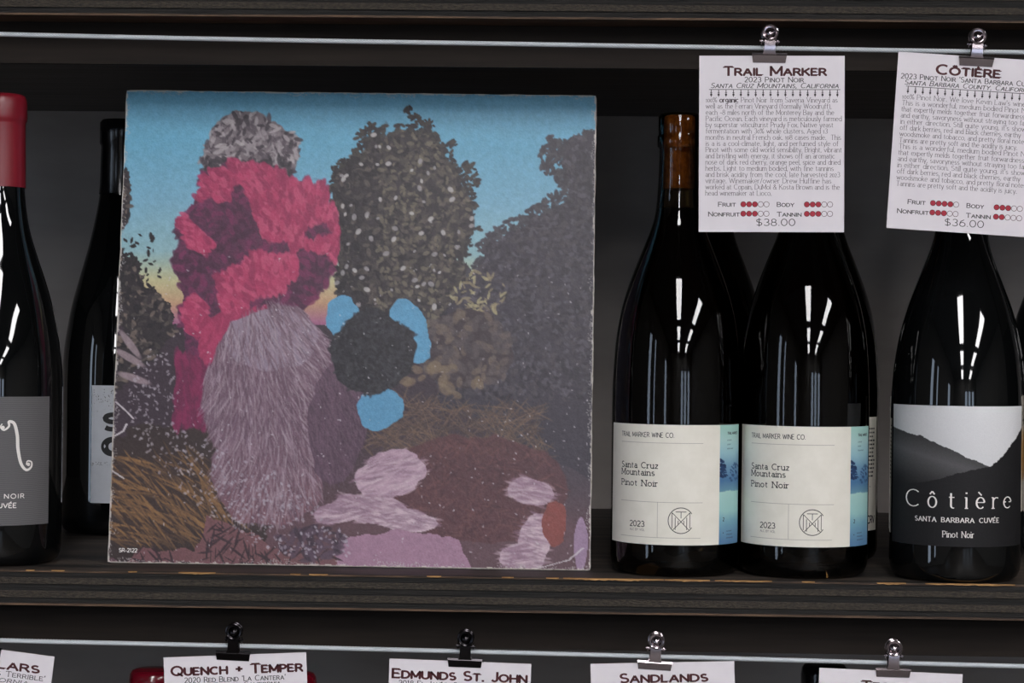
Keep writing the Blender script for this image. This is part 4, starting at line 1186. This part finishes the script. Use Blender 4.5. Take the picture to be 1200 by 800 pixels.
def price_card(px, py, ang, w_, title, sub, region, body, rates, price, label, ends=None):
    """px, py: top left corner in the photograph; card drawn in photo pixels, y up from that corner"""
    p = P(px, py, Y_C)
    o = empty('price_card', (p.x, Y_C + .0001, p.z), label, 'price card', 'printed wine price cards on the wires')
    o.rotation_euler = (0, R(ang), 0)
    Hc = 206
    MB().box((0, 0, -Hc * U), (w_ * U, .00030, 0)).build('card', M['card'], o)
    t = MB(); c = w_ / 2
    if isinstance(title, tuple): write(t, title[0], title[4], title[1], title[3], cmz, .30, .22, fit=title[2] - title[1], caps=True, serif=.10, track=.2)
    tag(t.build('title_lettering', M['ink_red'], o), 'dark red wine name in wide capitals')
    t = MB()
    for it in (sub, region):
        t = MB()
        if it: write(t, it[0], it[4], it[1], it[3], cmz, .16, .11, fit=it[2] - it[1], caps=True, serif=.08, track=.22, slant=it[5]); t.build('subtitle_lettering', M['ink'], o)
    t = MB()
    # ruled line with a row of hanging ornaments
    if body:
        line(t, 11.5, -39.5, w_ - 5, -39.5, .7, cmz, 1)
        for k in range(18):
            x_ = 14 + k * 8.65
            line(t, x_, -39.5, x_, -48.2, .75, cmz)
            for y_, r_ in ((-41.6, .7), (-45.6, 1.35)): disc(t, x_, y_, r_, cmz, n=8)
            line(t, x_ - 1.3, -43.4, x_ + 1.3, -43.4, .7, cmz)
        t.build('ornament_line', M['ink'], o); t = MB()
        write(t, price, 7.8, c - 22.5 + 5, -198.5, cmz, .13, .10, fit=45, track=.2)
        t.build('price_lettering', M['ink'], o)
        for (txt, xa, xb, y_) in rates[0]:
            t = MB(); write(t, txt, 4.9, xa, y_, cmz, .2, .15, fit=xb - xa, caps=True, serif=.08, track=.2)
            t.build('rating_lettering', M['ink'], o)
    elif region:
        line(t, 11.5, -39.5, w_ - 5, -39.5, .7, cmz, 1)
        for k in range(18):
            x_ = 14 + k * 8.65
            line(t, x_, -39.5, x_, -48.2, .75, cmz)
        t.build('ornament_line', M['ink'], o)
    if body:
        t = MB()
        for k, ln in enumerate(body):
            y_ = -54.4 - k * 7.26
            bold = ln.split('*')
            goal = ends[k] - 8.0
            for pas in (0, 1):
                x_ = 8.0; tt = MB() if pas == 0 else t; ww = 1.0 if pas == 0 else ww
                for q_, seg_ in enumerate(bold):
                    if not seg_: continue
                    W = write(tt, seg_, 5.6, x_, y_, cmz, .22 if q_ % 2 else .10, .15 if q_ % 2 else .065, wx_=ww, serif=.10, track=.17, space=.30, oldnum=True)
                    x_ += W + 1.0
                if pas == 0: ww = goal / (x_ - 9.0)
        t.build('body_lettering', M['ink_body'], o)
        for (x_, y_, n_) in rates[1]:
            for k in range(5):
                ro = link('rating_ring', ring_me, o); ro.location = ((x_ + k * 6.75) * U, 0, y_ * U)
                if k < n_: link('rating_dot', dot_me, ro)
    return o


TB = ["100% *organic* Pinot Noir from Saveria Vineyard as", "well as the Ferrari Vineyard (formally Woodruff),", "each ~8 miles north of the Monterey Bay and the", "Pacific Ocean. Each vineyard is meticulously farmed", "by superstar viticulturist Prudy Fox. Native yeast", "fermentation with 30% whole clusters. Aged 13", "months in neutral French oak. 108 cases made.  This", "is a is a cool-climate, light, and perfumed style of", "Pinot with some old world sensibility. Bright, vibrant", "and bristling with energy, it shows off an aromatic", "nose of dark red cherry, orange peel, spice and dried", "herbs. Light to medium bodied, with fine tannins", "and brisk acidity from the cool, late harvested 2023", "vintage. Winemaker/owner Drew Huffine has", "worked at Copain, DuMol & Kosta Brown and is the", "head winemaker at Lioco."]
CB = ["This is a wonderful, medium bodied Pinot Noir", "that expertly melds together fruit forwardness", "and earthy, savoryness without straying too far", "in either direction. Still quite young, it's showing", "off dark berries, red and black cherries, earthy", "woodsmoke and tobacco, and pretty floral notes.", "Tannins are pretty soft and the acidity is juicy."]
CB = ["100% Pinot Noir. We love Kevin Law's wines!"] + CB + CB
lab_r = [("Fruit", 23, 43, -176.2), ("Body", 91.5, 111, -176.2), ("Nonfruit", 11.5, 47.5, -187.6), ("Tannin", 91.5, 119.5, -187.6)]
price_card(819.6, 65.2, -.45, 169.4, ('Trail Marker', 29, 147.5, -22.6, 9.6), ('2023 Pinot Noir', 53, 121.5, -30.8, 5.8, 0), ('Santa Cruz Mountains, California', 13.5, 162, -37.6, 5.6, .25), TB,
           (lab_r, [(52, -173.6, 3), (126, -173.6, 3), (52, -184.6, 3), (126, -184.6, 3)]), '$38.00', 'white price card of the upper row headed by two words, at thirty-eight dollars',
           [v / 3.077 - 9.6 for v in (525, 503, 513, 540, 510, 490, 538, 529, 541, 516, 536, 512, 535, 504, 534, 290)])
price_card(1053, 60.4, 3.25, 169.4, ('Côtière', 46, 119.5, -22.8, 10.5), ("2023 Pinot Noir 'Santa Barbara Cuvée'", 5, 164, -30.8, 5.8, 0), ('Santa Barbara County, California', 9.5, 158, -37.6, 5.6, .25), CB,
           (lab_r, [(52, -173.6, 4), (126, -173.6, 3), (52, -184.6, 3), (126, -184.6, 2)]), '$36.00', 'white price card of the upper row at thirty-six dollars, tilted, cut by the right edge',
           [v + 3.0 + k * .41 for k, v in enumerate((153, 157, 147, 150, 158, 143, 151, 139, 157, 147, 150, 158, 143, 151, 139))])
price_card(191.5, 770.2, -3.0, 168.5, ('Quench + Temper', 9, 163, -21.5, 10.2), ("2020 Red Blend 'La Cantera'", 24, 143, -30.8, 6.0, 0), ('Paso Robles, California', 34, 136, -37.6, 5.6, .25), None, None, None, 'white price card between two red capsule tops, headed by a plus sign name')
price_card(456.5, 771.3, 1.3, 166.5, ('Edmunds St. John', 4.5, 161.5, -22.0, 10.0), ("2018 El Jaléo, Shake Ridge Ranch", 12, 156, -30.8, 5.8, 0), None, None, None, None, 'white price card below the right half of the record sleeve, headed by three words')
price_card(692, 777.6, -2.0, 168, ('Sandlands', 34.5, 136, -22.5, 9.8), None, None, None, None, None, 'white price card hanging under the gap between sleeve and bottles, single word heading')
price_card(960.3, 782.2, 1.7, 166.5, ('Tessier', 50, 116, -22.5, 9.6), None, None, None, None, None, 'white price card farthest right in the lower row, under the mountain label bottle')
price_card(-102, 747.5, 6.5, 169.4, ('Cellars', 62, 153, -21.5, 9.8), ("'Enfants Terrible'", 62, 161.5, -30.2, 6.0, 0), ('California', 72, 142, -37.6, 5.6, .25), None, None, None, 'white price card in the bottom left corner, tilted and cut by the picture edge')
